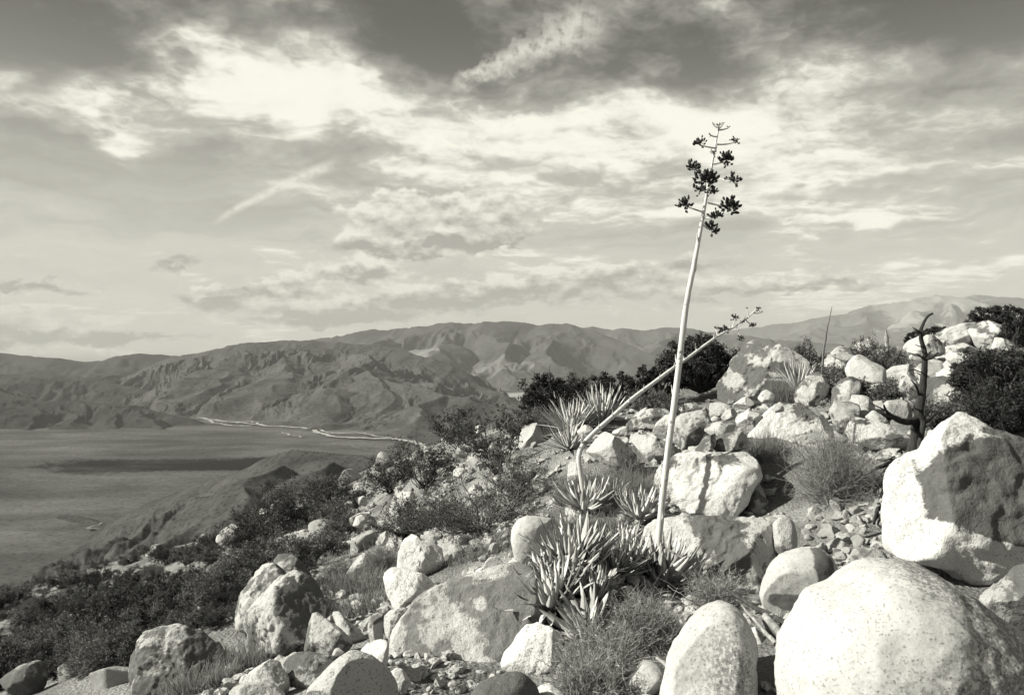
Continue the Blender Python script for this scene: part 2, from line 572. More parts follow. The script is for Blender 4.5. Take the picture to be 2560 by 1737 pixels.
def massif(name, label, crests, px, d, n_, width=2.3, gully=0.42, cell=420.0, seed=1, mat=None, power=1.15, base=FLOOR, jag=0.03, fine=0.35, warp=1.3):
    """a range: crests are polylines of (px, py, distance); ridged gullies run down from them"""
    X, Y = polar(px[0], px[1], n_[0], d[0], d[1], n_[1])
    wx = cell * 0.35 * fbm(np.stack([X, Y, X * 0 + 5.0], -1) / (cell * 1.6), 3, 0.5, seed + 30)
    wy = cell * 0.35 * fbm(np.stack([X, Y, X * 0 + 9.0], -1) / (cell * 1.6), 3, 0.5, seed + 40)
    Q = np.stack([(X + wx) / cell, (Y + wy) / (cell * 1.35), X * 0], -1)
    rg = ridged(Q, 6, 0.52, seed)
    DM = np.zeros(X.shape); H = np.full(X.shape, -1e9); SH = np.zeros(X.shape); HC = np.ones(X.shape)
    for c in crests:
        w = c[0]
        poly = [at(*p) for p in c[1]]
        if c is not crests[0]:
            poly[0][2] -= 0.16 * (poly[0][2] - base)
        main = c is crests[0]
        ww = 0.35 if main else warp
        s, zc = seg_near(X + wx * ww, Y + wy * ww, poly)
        hc = np.maximum(zc - base, 5.0)
        u = s / (hc * width * w)
        prof = np.power(np.clip(1 - u, 0, 1), power) - np.clip(u - 1, 0, 3) * 0.35
        z = base + hc * prof
        k = z > H
        DM = np.where(k, 0.0 if main else 0.30, DM); H = np.where(k, z, H); SH = np.where(k, u, SH); HC = np.where(k, hc, HC)
    damp = np.maximum(sstep(SH, 0.02, 0.42), DM) * (1 - 0.75 * sstep(SH, 0.75, 1.15))
    rg2 = ridged(np.stack([(X + wx) / (cell * .33), (Y + wy) / (cell * .5), X * 0 + 3.0], -1), 4, 0.55, seed + 3)
    Z = H + HC * gully * fine * damp * (rg2 - 0.5) + HC * gully * damp * (rg - 0.55) + HC * jag * (ridged(Q * 2.1, 4, 0.5, seed + 7) - 0.5) * (1 - damp)
    v = np.stack([X, Y, Z], -1).reshape(-1, 3)
    f = grid_faces(*X.shape)
    keep = (Z.ravel()[f] > base - 30).any(axis=1)
    o = obj(name, mesh_np(name, v, f[keep]), mat)
    return struct(o, 'structure', label)

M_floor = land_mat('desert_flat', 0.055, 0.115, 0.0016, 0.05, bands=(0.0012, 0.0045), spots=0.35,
                   pale=[(*floor_pt(520, 1160)[:2], 700, 210, -0.075), (*floor_pt(800, 1160)[:2], 600, 170, -0.075)])  # the two dark patches are a cloud's shadow put into the floor colour
M_hill = land_mat('desert_hill', 0.04, 0.095, 0.004, 0.035, spots=0.45)
M_hilld = land_mat('dark_hill', 0.024, 0.06, 0.004, 0.05, spots=0.5)  # darker version of desert_hill: cloud shade put into the albedo
M_spur = land_mat('spur_slope', 0.036, 0.085, 0.008, 0.08, spots=0.5)
M_far = land_mat('far_rock', 0.045, 0.09, 0.002, 0.012,
                 pale=[(*at(1010, 845, 9800)[:2], 420, 700, 0.12), (*at(1250, 870, 9300)[:2], 500, 350, 0.06)])
M_peak = land_mat('peak_rock', 0.07, 0.15, 0.0009, 0.006, pale=[(*at(2330, 760, 23500)[:2], 1500, 3000, 0.12), (*at(2260, 800, 21500)[:2], 900, 900, 0.14)])  # paler patches: sunlit parts of the mountain put into the colour
M_sand = simple_mat('wash_sand', 0.24, 0.42, 0.02)

M_track = simple_mat('track_dust', 0.12, 0.2, 0.02)
X, Y = polar(-900, 3500, 260, 250, 26000, 150)
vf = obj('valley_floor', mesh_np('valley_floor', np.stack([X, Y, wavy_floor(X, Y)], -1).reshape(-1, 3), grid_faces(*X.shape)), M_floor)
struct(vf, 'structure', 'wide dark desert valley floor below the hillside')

massif('spur_hill', 'dark bare spur of the hillside running out into the valley',
       [(1.0, [(150, 1360, 2050), (240, 1325, 1950), (300, 1288, 1880), (400, 1243, 1800), (500, 1212, 1720), (580, 1186, 1660), (660, 1150, 1600), (738, 1124, 1560),
               (785, 1128, 1540), (835, 1134, 1500), (890, 1138, 1460), (940, 1160, 1420), (1000, 1182, 1380), (1150, 1205, 1300), (1400, 1190, 1200)]),
        (0.9, [(738, 1126, 1560), (700, 1175, 1400), (640, 1240, 1250)]), (0.9, [(890, 1140, 1460), (900, 1190, 1330), (860, 1290, 1150)]),
        (0.8, [(835, 1136, 1500), (810, 1165, 1400), (760, 1230, 1250)])],
       (60, 1500), (900, 2700), (420, 260), width=2.1, gully=0.20, cell=170.0, seed=3, mat=M_spur, power=1.0, jag=0.004)
massif('front_hills', 'low deeply gullied hills at the far edge of the flat',
       [(1.0, [(-500, 960, 5000), (-60, 965, 4900), (30, 985, 4800), (120, 1003, 4750), (200, 1000, 4700), (260, 1008, 4700), (330, 1012, 4650), (400, 1030, 4600), (480, 1045, 4560)]),
        (1.0, [(30, 985, 4800), (70, 1035, 4400), (90, 1070, 4250)]), (1.0, [(120, 1003, 4750), (160, 1040, 4450), (190, 1075, 4200)]),
        (1.0, [(260, 1008, 4700), (280, 1045, 4430), (300, 1070, 4250)]), (1.0, [(330, 1012, 4650), (370, 1045, 4400), (400, 1065, 4280)])],
       (-600, 560), (3900, 6200), (420, 200), width=1.9, gully=0.55, cell=210.0, seed=6, mat=M_hilld, power=1.0)
massif('rear_hills', 'rolling dark hills behind the gullied hills',
       [(1.0, [(-600, 925, 6700), (-100, 930, 6600), (60, 935, 6500), (190, 938, 6500), (260, 950, 6400), (330, 965, 6300), (420, 985, 6000)]),
        (1.0, [(190, 938, 6500), (330, 930, 7400), (450, 915, 8000)])],
       (-700, 620), (5300, 9000), (380, 160), width=3.0, gully=0.5, cell=420.0, seed=12, mat=M_hilld, power=1.0)
massif('dark_ridge', 'long dark ridge on the skyline beyond the flat',
       [(1.0, [(-900, 872, 10200), (-200, 878, 10000), (0, 881, 9800), (57, 888, 9800), (142, 895, 9700), (203, 904, 9700), (250, 902, 9700), (290, 891, 9700), (340, 884, 9600),
               (402, 884, 9600), (470, 890, 9500), (600, 900, 9400)])],
       (-950, 700), (7800, 12500), (330, 110), width=2.6, gully=0.4, cell=620.0, seed=21, mat=M_hilld)
massif('eroded_mountain', 'big gullied brown mountain rising behind the dry wash',
       [(1.0, [(330, 935, 7000), (440, 892, 6900), (516, 878, 6800), (590, 861, 6700), (640, 857, 6700), (733, 850, 6700), (800, 852, 6700), (900, 861, 6600), (1000, 868, 6500),
               (1042, 888, 6400), (1093, 897, 6300), (1140, 917, 6200), (1170, 940, 6150), (1195, 966, 6100), (1260, 985, 6000)]),
        (1.25, [(590, 863, 6700), (560, 930, 5900), (520, 985, 5400)]),
        (1.25, [(733, 852, 6700), (700, 930, 5700), (660, 985, 5150), (650, 1020, 4950)]),
        (1.25, [(850, 858, 6650), (890, 890, 6000), (880, 925, 5400), (830, 970, 4950), (800, 1025, 4650)]),
        (1.25, [(890, 892, 6000), (960, 930, 5300), (930, 985, 4750), (905, 1030, 4500)]),
        (1.25, [(960, 930, 5300), (1060, 975, 4700), (1060, 1030, 4250), (1045, 1055, 4100)]),
        (1.25, [(1060, 975, 4700), (1180, 990, 4600), (1260, 1030, 4200), (1300, 1080, 3800)]),
        (1.2, [(640, 859, 6700), (480, 930, 6300), (430, 985, 5600)])],
       (300, 1480), (3350, 8600), (760, 520), width=2.6, gully=0.28, cell=340.0, seed=31, mat=M_hill, power=1.2, fine=0.62, warp=1.5)
massif('far_range', 'jagged hazy mountain range across the skyline',
       [(1.0, [(560, 885, 12200), (700, 860, 12000), (780, 848, 12000), (830, 843, 11900), (900, 829, 11800), (935, 824, 11800), (985, 822, 11700), (1038, 818, 11600), (1089, 808, 11500), (1134, 806, 11500), (1175, 810, 11500), (1227, 806, 11400),
               (1272, 804, 11400), (1300, 808, 11400), (1347, 811, 11300), (1389, 807, 11200), (1437, 812, 11000), (1465, 821, 10900), (1510, 840, 10700), (1590, 872, 10300), (1692, 915, 9700), (1800, 950, 9300)]),
        (0.9, [(1134, 808, 11500), (1120, 845, 10500), (1060, 880, 9600)]), (0.9, [(1272, 806, 11400), (1230, 850, 10300), (1270, 890, 9300)]),
        (0.9, [(1389, 809, 11200), (1380, 850, 10200), (1420, 900, 9100)]), (0.9, [(985, 824, 11700), (960, 850, 10600), (900, 870, 9900)])],
       (500, 1950), (7600, 14000), (560, 240), width=2.7, gully=0.32, cell=760.0, seed=44, mat=M_far, power=1.25, jag=0.05)
massif('hazy_ridge', 'pale second ridge behind the jagged range',
       [(1.0, [(1300, 850, 17000), (1465, 818, 16500), (1500, 818, 16500), (1544, 826, 16300), (1571, 820, 16200), (1609, 826, 16200), (1657, 821, 16000), (1700, 818, 16000), (1760, 828, 16000),
               (1850, 838, 15800), (1960, 850, 15500), (2100, 860, 15000)]),
        (0.9, [(1700, 820, 16000), (1680, 850, 14500), (1620, 890, 13000)])],
       (1250, 2250), (12000, 19000), (330, 130), width=2.7, gully=0.45, cell=1000.0, seed=52, mat=M_far, jag=0.06)
massif('distant_peak', 'faint pale high mountain far away above the boulder ridge',
       [(1.0, [(1600, 850, 26000), (1750, 835, 26000), (1900, 815, 25500), (2013, 799, 25000), (2096, 786, 25000), (2137, 778, 24800), (2178, 766, 24500), (2261, 754, 24300), (2302, 743, 24200), (2335, 738, 24100),
               (2368, 734, 24000), (2393, 742, 24000), (2447, 739, 24000), (2480, 744, 24000), (2600, 750, 24000), (2900, 790, 24000), (3300, 840, 24000)]),
        (0.9, [(2178, 768, 24500), (2150, 800, 22500), (2050, 830, 20500)]), (0.9, [(2368, 736, 24000), (2330, 785, 22000), (2280, 830, 20000)])],
       (1500, 3400), (17500, 29000), (420, 150), width=3.2, gully=0.4, cell=1500.0, seed=63, mat=M_peak, jag=0.05)

def ribbon(name, pts, w, label, lift):
    p = np.array([floor_pt(*q) for q in pts])
    k = max(12, len(pts) * 16)
    p = resample(p, k)
    p[:, 0] += 14 * fbm(p / 60.0, 3, 0.5, 5); p[:, 1] += 30 * fbm(p / 110.0, 3, 0.55, 15)
    t = np.gradient(p, axis=0); t[:, 2] = 0
    t /= np.linalg.norm(t, axis=1)[:, None] + 1e-9
    nrm = np.stack([-t[:, 1], t[:, 0], t[:, 2] * 0], 1)
    ww = w * (0.6 + 0.9 * np.abs(fbm(p / 90.0, 2, 0.5, 8)))[:, None]
    a, b = p + nrm * ww, p - nrm * ww
    for q in (a, b):
        q[:, 2] = wavy_floor(q[:, 0], q[:, 1]) + 5.0 + lift
    v = np.stack([a, b], 1).reshape(-1, 3)
    o = obj(name, mesh_np(name, v, grid_faces(k, 2)), M_track if name == 'track' else M_sand)
    return struct(o, 'structure', label)

def V(pts): return [tuple(q) for q in cp('V', pts)]
ribbon('dry_wash', V([(1040, 596), (1100, 612), (1180, 620), (1280, 632), (1400, 645), (1500, 650), (1600, 658), (1650, 668), (1685, 690), (1760, 703), (1850, 712), (1950, 712), (2050, 716), (2150, 722), (2205, 737), (2255, 766), (2330, 778), (2430, 790), (2520, 800)]), 17.0, 'white sandy dry wash along the mountain foot', 1.0)
ribbon('dry_wash', V([(1660, 668), (1720, 681), (1800, 689), (1900, 687), (1975, 700), (2060, 712)]), 8.0, 'pale upper braid of the dry wash', 1.3)
ribbon('dry_wash', V([(1075, 603), (1130, 632), (1230, 646), (1330, 646)]), 11.0, 'pale sandy fan at the head of the dry wash', 1.5)
ribbon('dry_wash', V([(1250, 634), (1320, 622), (1370, 640)]), 8.0, 'short pale braid beside the head of the dry wash', 1.7)
ribbon('dry_wash', V([(2080, 716), (2160, 732), (2240, 748)]), 9.0, 'pale lower braid of the dry wash', 1.9)
ribbon('sand_flat', V([(1495, 684), (1540, 697), (1585, 709)]), 6.0, 'short isolated pale streak on the valley floor', 1.2)
ribbon('track', V([(1750, 738), (1900, 762), (2000, 778), (2110, 797)]), 2.2, 'faint straight pale track across the flat', 1.1)
ribbon('track', [tuple(q) for q in cp('L', [(700, 272), (640, 298), (580, 322), (640, 352), (700, 385), (780, 402)])], 3.2, 'pale winding track at the foot of the spur', 1.0)
pp = np.array([floor_pt(*q) for q in [(1140, 1000), (1250, 985), (1350, 980), (1500, 978), (1700, 984), (1700, 1000), (1500, 1010), (1350, 1010), (1230, 1012)]])
pp[:, 2] = FLOOR + 6.0
M_playa = simple_mat('playa_clay', 0.22, 0.36, 0.004, stretch=(0.4, 2, 1))
struct(obj('playa', mesh_np('playa', pp, np.array([list(range(len(pp)))])), M_playa), 'structure', 'pale flat dry lake bed behind the dark shrubs')

# ------------------------------------------------------------------ the boulders: outline seen from here, distance, depth, look
# (crop key, outline, distance, half-depth factor, lean, varnish, pale, subdivisions, name, label, options)
def K(c, pts): return cp(c, pts)
def blk(c, cx, cy, rx, ry, seed):
    g = np.random.default_rng(seed)
    a = np.sort(g.uniform(0, 2 * math.pi, 9)) + g.uniform(0, .3)
    r = g.uniform(.82, 1.15, 9)
    return cp(c, [(cx + rx * q * math.cos(t), cy + ry * q * math.sin(t)) for t, q in zip(a, r)])
ROCKS = [
 (blk('R', 1435, 655, 75, 48, 1), 11.0, .8, .25, .15, .54, 5, 'boulder', 'blocky pale boulder below the cactus, beside the low grey bush', {}),
 (blk('R', 1790, 525, 70, 48, 2), 12.6, .8, .25, .12, .54, 5, 'boulder', 'blocky pale boulder right behind the snag trunk', {}),
 (blk('R', 1545, 665, 48, 52, 3), 10.6, .8, .2, .2, .52, 5, 'boulder', 'squat boulder left of the snag trunk', {}),
 (blk('R', 1940, 475, 80, 44, 4), 14.6, .8, .3, .2, .54, 5, 'boulder', 'broad pale boulder below the skyline outcrop', {}),
 (blk('R', 2060, 560, 85, 46, 5), 13.2, .8, .3, .2, .52, 5, 'boulder', 'broad boulder half behind the spreading juniper', {}),
 (blk('R', 1690, 400, 70, 48, 6), 15.0, .8, .2, .15, .52, 4, 'boulder', 'pale boulder at the skyline behind the snag branches', {}),
 (blk('F', 830, 545, 105, 52, 7), 10.9, .8, .3, .3, .52, 5, 'boulder', 'grey block behind the faceted boulder right of the stalk', {}),
 (blk('G', 1640, 640, 90, 50, 8), 10.6, .8, .3, .1, .54, 5, 'boulder', 'pale block under the leaning bent stalk', {}),
 (blk('F', 1250, 820, 0.1 + 60, 40, 9), 8.6, .8, .1, .3, .5, 4, 'rock', 'angular rock between the cube shaped rock and the wide white block', {}),
 (blk('R', 1330, 520, 60, 50, 10), 12.4, .8, .25, .1, .54, 5, 'boulder', 'pale block left of the cactus', {}),
 (blk('R', 1240, 470, 70, 55, 11), 14.0, .8, .3, .3, .5, 5, 'boulder', 'grey block below the sloping skyline boulder', {}),
 (blk('R', 2190, 400, 80, 60, 12), 15.6, .8, .3, .2, .52, 5, 'boulder', 'cracked block below the end of the skyline outcrop', {}),
 (blk('H', 1150, 880, 90, 60, 13), 10.8, .8, .2, .1, .56, 4, 'boulder', 'white block among the wiry shrubs of the left slope', {}),
 (blk('H', 1650, 680, 90, 70, 14), 10.8, .8, .2, .1, .56, 4, 'boulder', 'white block left of the fin shaped rock', {}),
 (blk('H', 1780, 880, 80, 70, 15), 9.6, .8, .2, .1, .56, 4, 'boulder', 'white block in the middle of the wide wiry shrub', {}),
 (blk('H', 2100, 620, 90, 60, 16), 10.0, .8, .2, .1, .56, 4, 'boulder', 'white block right of the fin shaped rock', {}),
 (blk('H', 760, 920, 70, 50, 17), 12.6, .8, .2, .12, .54, 4, 'rock', 'pale block under the dark shrub on the slope edge', {}),
 (K('A', [(95, 1800), (72, 1440), (110, 1200), (165, 1075), (220, 975), (325, 815), (345, 705), (560, 600), (720, 505), (780, 445), (900, 370), (1100, 335), (1280, 335), (1420, 372), (1560, 440), (1750, 565), (1900, 700), (2100, 810), (2250, 930), (2400, 1150), (2520, 1500), (2520, 2000), (1800, 2250), (700, 2250), (200, 2100)]),
  3.2, .95, .0, -.45, .66, 6, 'boulder', 'huge smooth white granite dome in the near lower corner', dict(facets=0, rough=1.0, shade_flecks=[('A', 2150, 1150, 480, 800, 1.0), ('A', 1500, 1700, 700, 420, .9), ('A', 1700, 600, 380, 180, .8)], soft=1, fit=.95)),  # dark specks paint the half-light on its right and lower side
 (K('A', [(770, 320), (800, 270), (870, 240), (960, 240), (1050, 270), (1110, 310), (1100, 400), (1000, 470), (880, 470), (790, 420)]), 4.4, .9, 0, .30, .42, 4, 'rock', 'small round grey rock peeping over the huge white dome', {}),
 (K('B', [(1528, 700), (1560, 590), (1640, 420), (1740, 320), (1900, 265), (2060, 252), (2150, 288), (2205, 370), (2220, 540), (2150, 720), (1960, 850), (1800, 910), (1640, 850), (1555, 780)]), 4.7, .85, .12, -.35, .62, 5, 'boulder', 'egg shaped boulder, white with a dark shaded end, beside the huge dome', dict(soft=1, facets=1, patches=[('B', 2120, 430, 110, 200, .5), ('B', 1850, 760, 200, 90, .5)])),  # both dark patches paint shade on its right end and underside
 (K('B', [(640, 1600), (690, 1400), (712, 1260), (745, 1170), (850, 1030), (930, 900), (1010, 812), (1110, 760), (1220, 745), (1310, 780), (1365, 840), (1405, 910), (1452, 1000), (1462, 1120), (1442, 1210), (1455, 1350), (1445, 1576), (1440, 1900), (1000, 2000), (620, 1900)]), 3.75, .9, .0, -.45, .66, 6, 'boulder', 'tall rounded white boulder at the bottom edge, shaded on its right side', dict(soft=1, facets=1, shade_flecks=[('B', 1250, 1350, 260, 450, 1.0)])),  # dark specks paint the shade of its right side into the colour
 (K('B', [(1430, 965), (1480, 945), (1545, 970), (1585, 1020), (1600, 1150), (1605, 1400), (1590, 1490), (1500, 1530), (1430, 1500), (1415, 1200)]), 4.2, .8, 0, .08, .52, 4, 'rock', 'narrow upright white stone wedged behind the tall rounded boulder', {}),
 (K('B', [(515, 110), (620, 50), (800, 20), (940, 3), (1250, -20), (1500, -18), (1636, -12), (1650, 120), (1636, 350), (1560, 560), (1530, 720), (1500, 800), (1420, 800), (1250, 700), (1000, 600), (700, 560), (560, 430), (510, 220)]), 6.3, .55, .45, .12, .56, 6, 'boulder', 'broad slab behind the agave stalk, half white and half dark with lichen', dict(facets=1, p=3.2, planes=[(-.2, -.85, .45, .6), (.1, -.5, .85, .8)], patches=[('B', 1230, 220, 330, 330, .24), ('B', 760, 200, 210, 120, -.2), ('B', 1430, 620, 200, 220, .06)])),
 (K('B', [(1668, 30), (1720, -30), (1800, -28), (1880, 20), (1875, 100), (1855, 200), (1800, 290), (1720, 350), (1655, 440), (1650, 250)]), 6.2, .8, .2, .34, .5, 4, 'rock', 'rock split by a black crack from the broad lichen slab', {}),
 (K('F', [(495, 1545), (515, 1250), (560, 1130), (640, 1040), (740, 978), (880, 962), (1150, 955), (1360, 955), (1400, 1010), (1425, 1130), (1310, 1290), (1280, 1380), (1180, 1480), (1160, 1560), (1000, 1590), (600, 1590)]), 7.9, .6, .3, -.15, .66, 6, 'boulder', 'flat fronted white block behind the stalk, grey lichen along its top', dict(facets=1, p=4.0, yaw=.25, planes=[(-.25, -.9, .3, .6), (.2, -.4, .9, .85)], patches=[('F', 800, 1090, 260, 90, .16), ('F', 1150, 1010, 260, 70, .18), ('F', 950, 1400, 300, 150, -.1)])),
 (K('F', [(1290, 1310), (1350, 1200), (1425, 1150), (1480, 1260), (1505, 1400), (1485, 1560), (1300, 1580)]), 7.75, .7, .1, .45, .36, 4, 'rock', 'upright shaded stone against the end of the flat fronted block', {}),
 (K('F', [(868, 930), (960, 800), (1062, 768), (1052, 860), (1005, 960), (960, 1020), (872, 985)]), 8.1, .9, .2, .45, .44, 4, 'rock', 'grey wedge of rock perched on the flat fronted block', {}),
 (K('F', [(1050, 880), (1095, 790), (1290, 750), (1340, 800), (1348, 880), (1290, 950), (1110, 985), (1035, 930)]), 8.1, .9, .2, .42, .44, 5, 'rock', 'grey cube shaped rock perched on the flat fronted block', dict(facets=5)),
 (K('E', [(1080, 1640), (1112, 1400), (1115, 1270), (1180, 1130), (1235, 1060), (1300, 1000), (1385, 958), (1490, 930), (1505, 870), (1560, 800), (1680, 690), (1780, 630), (1890, 572), (2000, 650), (2110, 725), (2310, 830), (2550, 930), (2800, 1200), (2850, 1600), (2600, 1790), (2310, 1905), (2050, 2010), (1790, 2125), (1690, 2110), (1540, 1965), (1300, 1930), (1090, 1870)]), 5.4, .55, .12, -.1, .62, 6, 'boulder', 'massive boulder below the dead snag, its right face stained almost black', dict(facets=0, p=3.0, yaw=.05, planes=[(.0, -.93, .36, .56), (-.72, -.62, .32, .70), (.1, -.6, .8, .82)], dark=.075, patches=[('E', 2080, 1320, 480, 350, .75), ('E', 2600, 1300, 480, 400, .75), ('E', 1650, 730, 260, 150, -.25), ('E', 2330, 1560, 190, 45, -.55), ('E', 1330, 1300, 190, 420, -.2), ('E', 2050, 1890, 420, 120, -.35)])),
 (K('A', [(2000, 770), (2060, 690), (2180, 605), (2240, 540), (2320, 430), (2500, 350), (2650, 600), (2600, 950), (2400, 1100), (2100, 900)]), 4.3, .8, .1, .45, .40, 5, 'boulder', 'grey rock in the dark hollow under the stained boulder', {}),
 (K('C', [(38, 1060), (80, 1000), (180, 870), (225, 790), (320, 720), (420, 670), (560, 628), (760, 568), (1100, 470), (1250, 440), (1350, 500), (1450, 700), (1520, 900), (1510, 1100), (1420, 1350), (1300, 1500), (1200, 1700), (700, 1780), (430, 1740), (350, 1520), (270, 1420), (180, 1390), (115, 1320), (58, 1180)]), 5.1, .55, .45, .85, .62, 6, 'boulder', 'large grey lichen covered slab with bare white scars, below the agaves', dict(facets=0, soft=1, dark=.15, planes=[(-.15, -.85, .5, .62), (0, -.35, .95, .85)], patches=[('C', 760, 1180, 130, 150, -.34), ('C', 860, 600, 190, 45, -.26), ('C', 960, 1260, 120, 60, -.3), ('C', 90, 1200, 60, 160, -.4), ('C', 870, 840, 60, 60, -.2), ('C', 560, 910, 80, 60, -.16)])),
 (K('C', [(1052, 1300), (1090, 1230), (1150, 1170), (1210, 1060), (1290, 980), (1390, 948), (1460, 960), (1530, 975), (1620, 1030), (1645, 1080), (1610, 1180), (1640, 1270), (1610, 1420), (1500, 1490), (1370, 1470), (1250, 1430), (1090, 1440)]), 4.7, .8, .2, -.1, .68, 5, 'boulder', 'angular bright white rock leaning on the grey lichen slab', dict(facets=5)),
 (K('C', [(770, 1600), (860, 1480), (960, 1440), (1100, 1400), (1220, 1383), (1290, 1410), (1365, 1480), (1410, 1560), (1440, 1800), (780, 1850)]), 3.9, .8, .0, .85, .36, 5, 'boulder', 'dark grey rounded rock at the bottom edge below the white scar', dict(soft=1, facets=1)),
 (K('C', [(1375, 1540), (1430, 1480), (1510, 1468), (1590, 1530), (1660, 1610), (1560, 1700), (1420, 1660)]), 4.0, .8, .1, .05, .58, 4, 'rock', 'small bright white stone at the bottom edge beside the grey twiggy bush', {}),
 (K('C', [(1570, 1520), (1640, 1440), (1720, 1365), (1785, 1450), (1765, 1560), (1680, 1600)]), 4.3, .8, .1, .08, .56, 4, 'rock', 'small white stone half under the grey twiggy bush', {}),
 (K('C', [(1148, 170), (1165, 60), (1220, -10), (1290, -40), (1400, -40), (1540, -12), (1575, 40), (1545, 130), (1465, 270), (1400, 335), (1330, 350), (1250, 410), (1190, 345), (1168, 260)]), 6.4, .85, .1, -.3, .62, 5, 'boulder', 'rounded cube of white granite left of the largest agave', dict(facets=2, soft=1)),
 (K('C', [(110, 450), (125, 280), (160, 190), (230, 133), (290, 150), (340, 183), (420, 190), (540, 250), (545, 380), (492, 495), (430, 510), (300, 500), (120, 480)]), 7.2, .8, .15, -.05, .62, 5, 'boulder', 'cracked blocky white boulder standing on the left rubble', dict(facets=5, p=3.2)),
 (K('D', [(1505, 550), (1570, 500), (1650, 440), (1790, 450), (2000, 490), (2090, 560), (2040, 670), (1920, 730), (1770, 830), (1670, 780), (1585, 690), (1575, 610)]), 6.2, .8, .25, -.1, .66, 5, 'boulder', 'rough white rock just below the cracked blocky boulder', dict(facets=5)),
 (K('D', [(1580, 950), (1595, 870), (1640, 820), (1740, 785), (1860, 740), (1760, 900), (1700, 1060), (1645, 1100), (1600, 1060)]), 5.4, .7, .1, .05, .60, 4, 'rock', 'bright white rock pressed against the edge of the lichen slab', {}),
 (K('D', [(1443, 920), (1490, 850), (1560, 790), (1600, 830), (1585, 930), (1595, 1050), (1565, 1120), (1470, 1130), (1448, 1000)]), 5.5, .8, .1, .30, .50, 4, 'rock', 'upright mottled rock beside the bright rock at the slab edge', {}),
 (K('D', [(870, 1600), (920, 1490), (1010, 1410), (1100, 1310), (1200, 1230), (1280, 1193), (1400, 1208), (1485, 1250), (1570, 1320), (1645, 1390), (1725, 1530), (1770, 1750), (850, 1800)]), 3.9, .85, .0, .12, .56, 6, 'boulder', 'half lit rounded boulder at the bottom edge, its right half in deep shade', dict(soft=1, facets=1, ridge=1)),
 (K('D', [(1300, 1195), (1400, 1130), (1500, 1090), (1600, 1072), (1645, 1090), (1645, 1190), (1630, 1320), (1560, 1380), (1400, 1350)]), 4.5, .8, .1, .08, .56, 4, 'rock', 'pale rock just behind the half lit boulder', {}),
 (K('D', [(1635, 1395), (1700, 1340), (1765, 1350), (1845, 1450), (1820, 1560), (1740, 1590), (1670, 1500)]), 4.15, .9, .1, .08, .56, 4, 'rock', 'small white rock in the gap beside the half lit boulder', {}),
 (K('D', [(655, 1325), (690, 1280), (760, 1240), (900, 1220), (1190, 1238), (1230, 1330), (1100, 1460), (900, 1500), (740, 1490), (675, 1400)]), 4.6, .8, .3, .55, .42, 5, 'boulder', 'flat topped grey block behind the half lit boulder', dict(facets=5, p=3.2)),
 (K('D', [(280, 1490), (350, 1400), (440, 1330), (540, 1268), (660, 1268), (680, 1340), (735, 1400), (755, 1500), (720, 1600), (500, 1640), (300, 1610)]), 4.5, .8, .1, .10, .54, 5, 'boulder', 'knobbly white rock left of the flat topped grey block', dict(facets=2)),
 (K('D', [(110, 1600), (230, 1510), (350, 1478), (450, 1478), (570, 1490), (690, 1580), (740, 1750), (400, 1850), (90, 1800)]), 3.9, .8, .0, .20, .54, 5, 'boulder', 'low rounded pale rock cut by the bottom edge', dict(soft=1)),
 (K('D', [(285, 920), (330, 840), (430, 720), (520, 620), (590, 550), (650, 510), (770, 483), (860, 500), (960, 540), (1050, 620), (1092, 740), (1085, 860), (1060, 960), (980, 1080), (860, 1200), (650, 1300), (350, 1300), (195, 1130), (280, 1020)]), 6.2, .72, .2, .40, .48, 6, 'boulder', 'tall pitted boulder on the left, front one of the leaning pair', dict(facets=0, rough=1.7, patches=[('D', 830, 700, 170, 170, .14), ('D', 400, 800, 120, 150, -.2)])),
 (K('D', [(195, 830), (240, 660), (300, 540), (380, 450), (500, 388), (600, 398), (720, 480), (740, 700), (600, 950), (400, 1000), (250, 960)]), 6.75, .7, .2, .34, .48, 5, 'boulder', 'tall pitted boulder on the left, rear one of the leaning pair', dict(facets=0, rough=1.7)),
 (K('D', [(565, 375), (600, 320), (690, 303), (770, 320), (850, 380), (960, 490), (975, 560), (860, 600), (700, 560), (610, 450)]), 7.3, .8, .2, .5, .48, 5, 'boulder', 'dark topped rock peeping over the leaning pair of boulders', dict(facets=4)),
 (K('D', [(830, 1010), (850, 910), (890, 868), (960, 858), (1010, 895), (1060, 915), (1180, 975), (1300, 1060), (1355, 1140), (1300, 1230), (1140, 1270), (940, 1240), (855, 1190)]), 5.3, .8, .25, .52, .48, 5, 'boulder', 'split grooved rock in front of the leaning pair', dict(facets=4)),
 (K('D', [(1075, 905), (1100, 850), (1160, 833), (1220, 875), (1300, 935), (1400, 1000), (1455, 1050), (1445, 1120), (1360, 1110), (1250, 1050), (1150, 980)]), 5.7, .8, .2, .15, .54, 4, 'rock', 'bright elongated rock behind the split grooved rock', dict(facets=4)),
 (K('L', [(770, 1220), (800, 1110), (870, 1030), (980, 990), (1120, 978), (1250, 990), (1350, 1020), (1430, 1060), (1470, 1150), (1497, 1260), (1490, 1400), (1300, 1500), (900, 1520), (765, 1400)]), 6.0, .75, .2, .45, .44, 6, 'boulder', 'broad rough pitted boulder in the lower left', dict(facets=4, rough=1.6)),
 (K('L', [(-60, 1330), (20, 1260), (100, 1210), (200, 1178), (310, 1170), (330, 1230), (300, 1340), (100, 1420), (-40, 1420)]), 7.6, .8, .2, .55, .34, 4, 'rock', 'grey layered rock in the lower left corner', dict(facets=4)),
 (K('L', [(305, 1250), (380, 1198), (480, 1225), (545, 1260), (510, 1310), (320, 1310)]), 7.2, .8, .2, .5, .36, 4, 'rock', 'low flat grey rock near the lower left corner', {}),
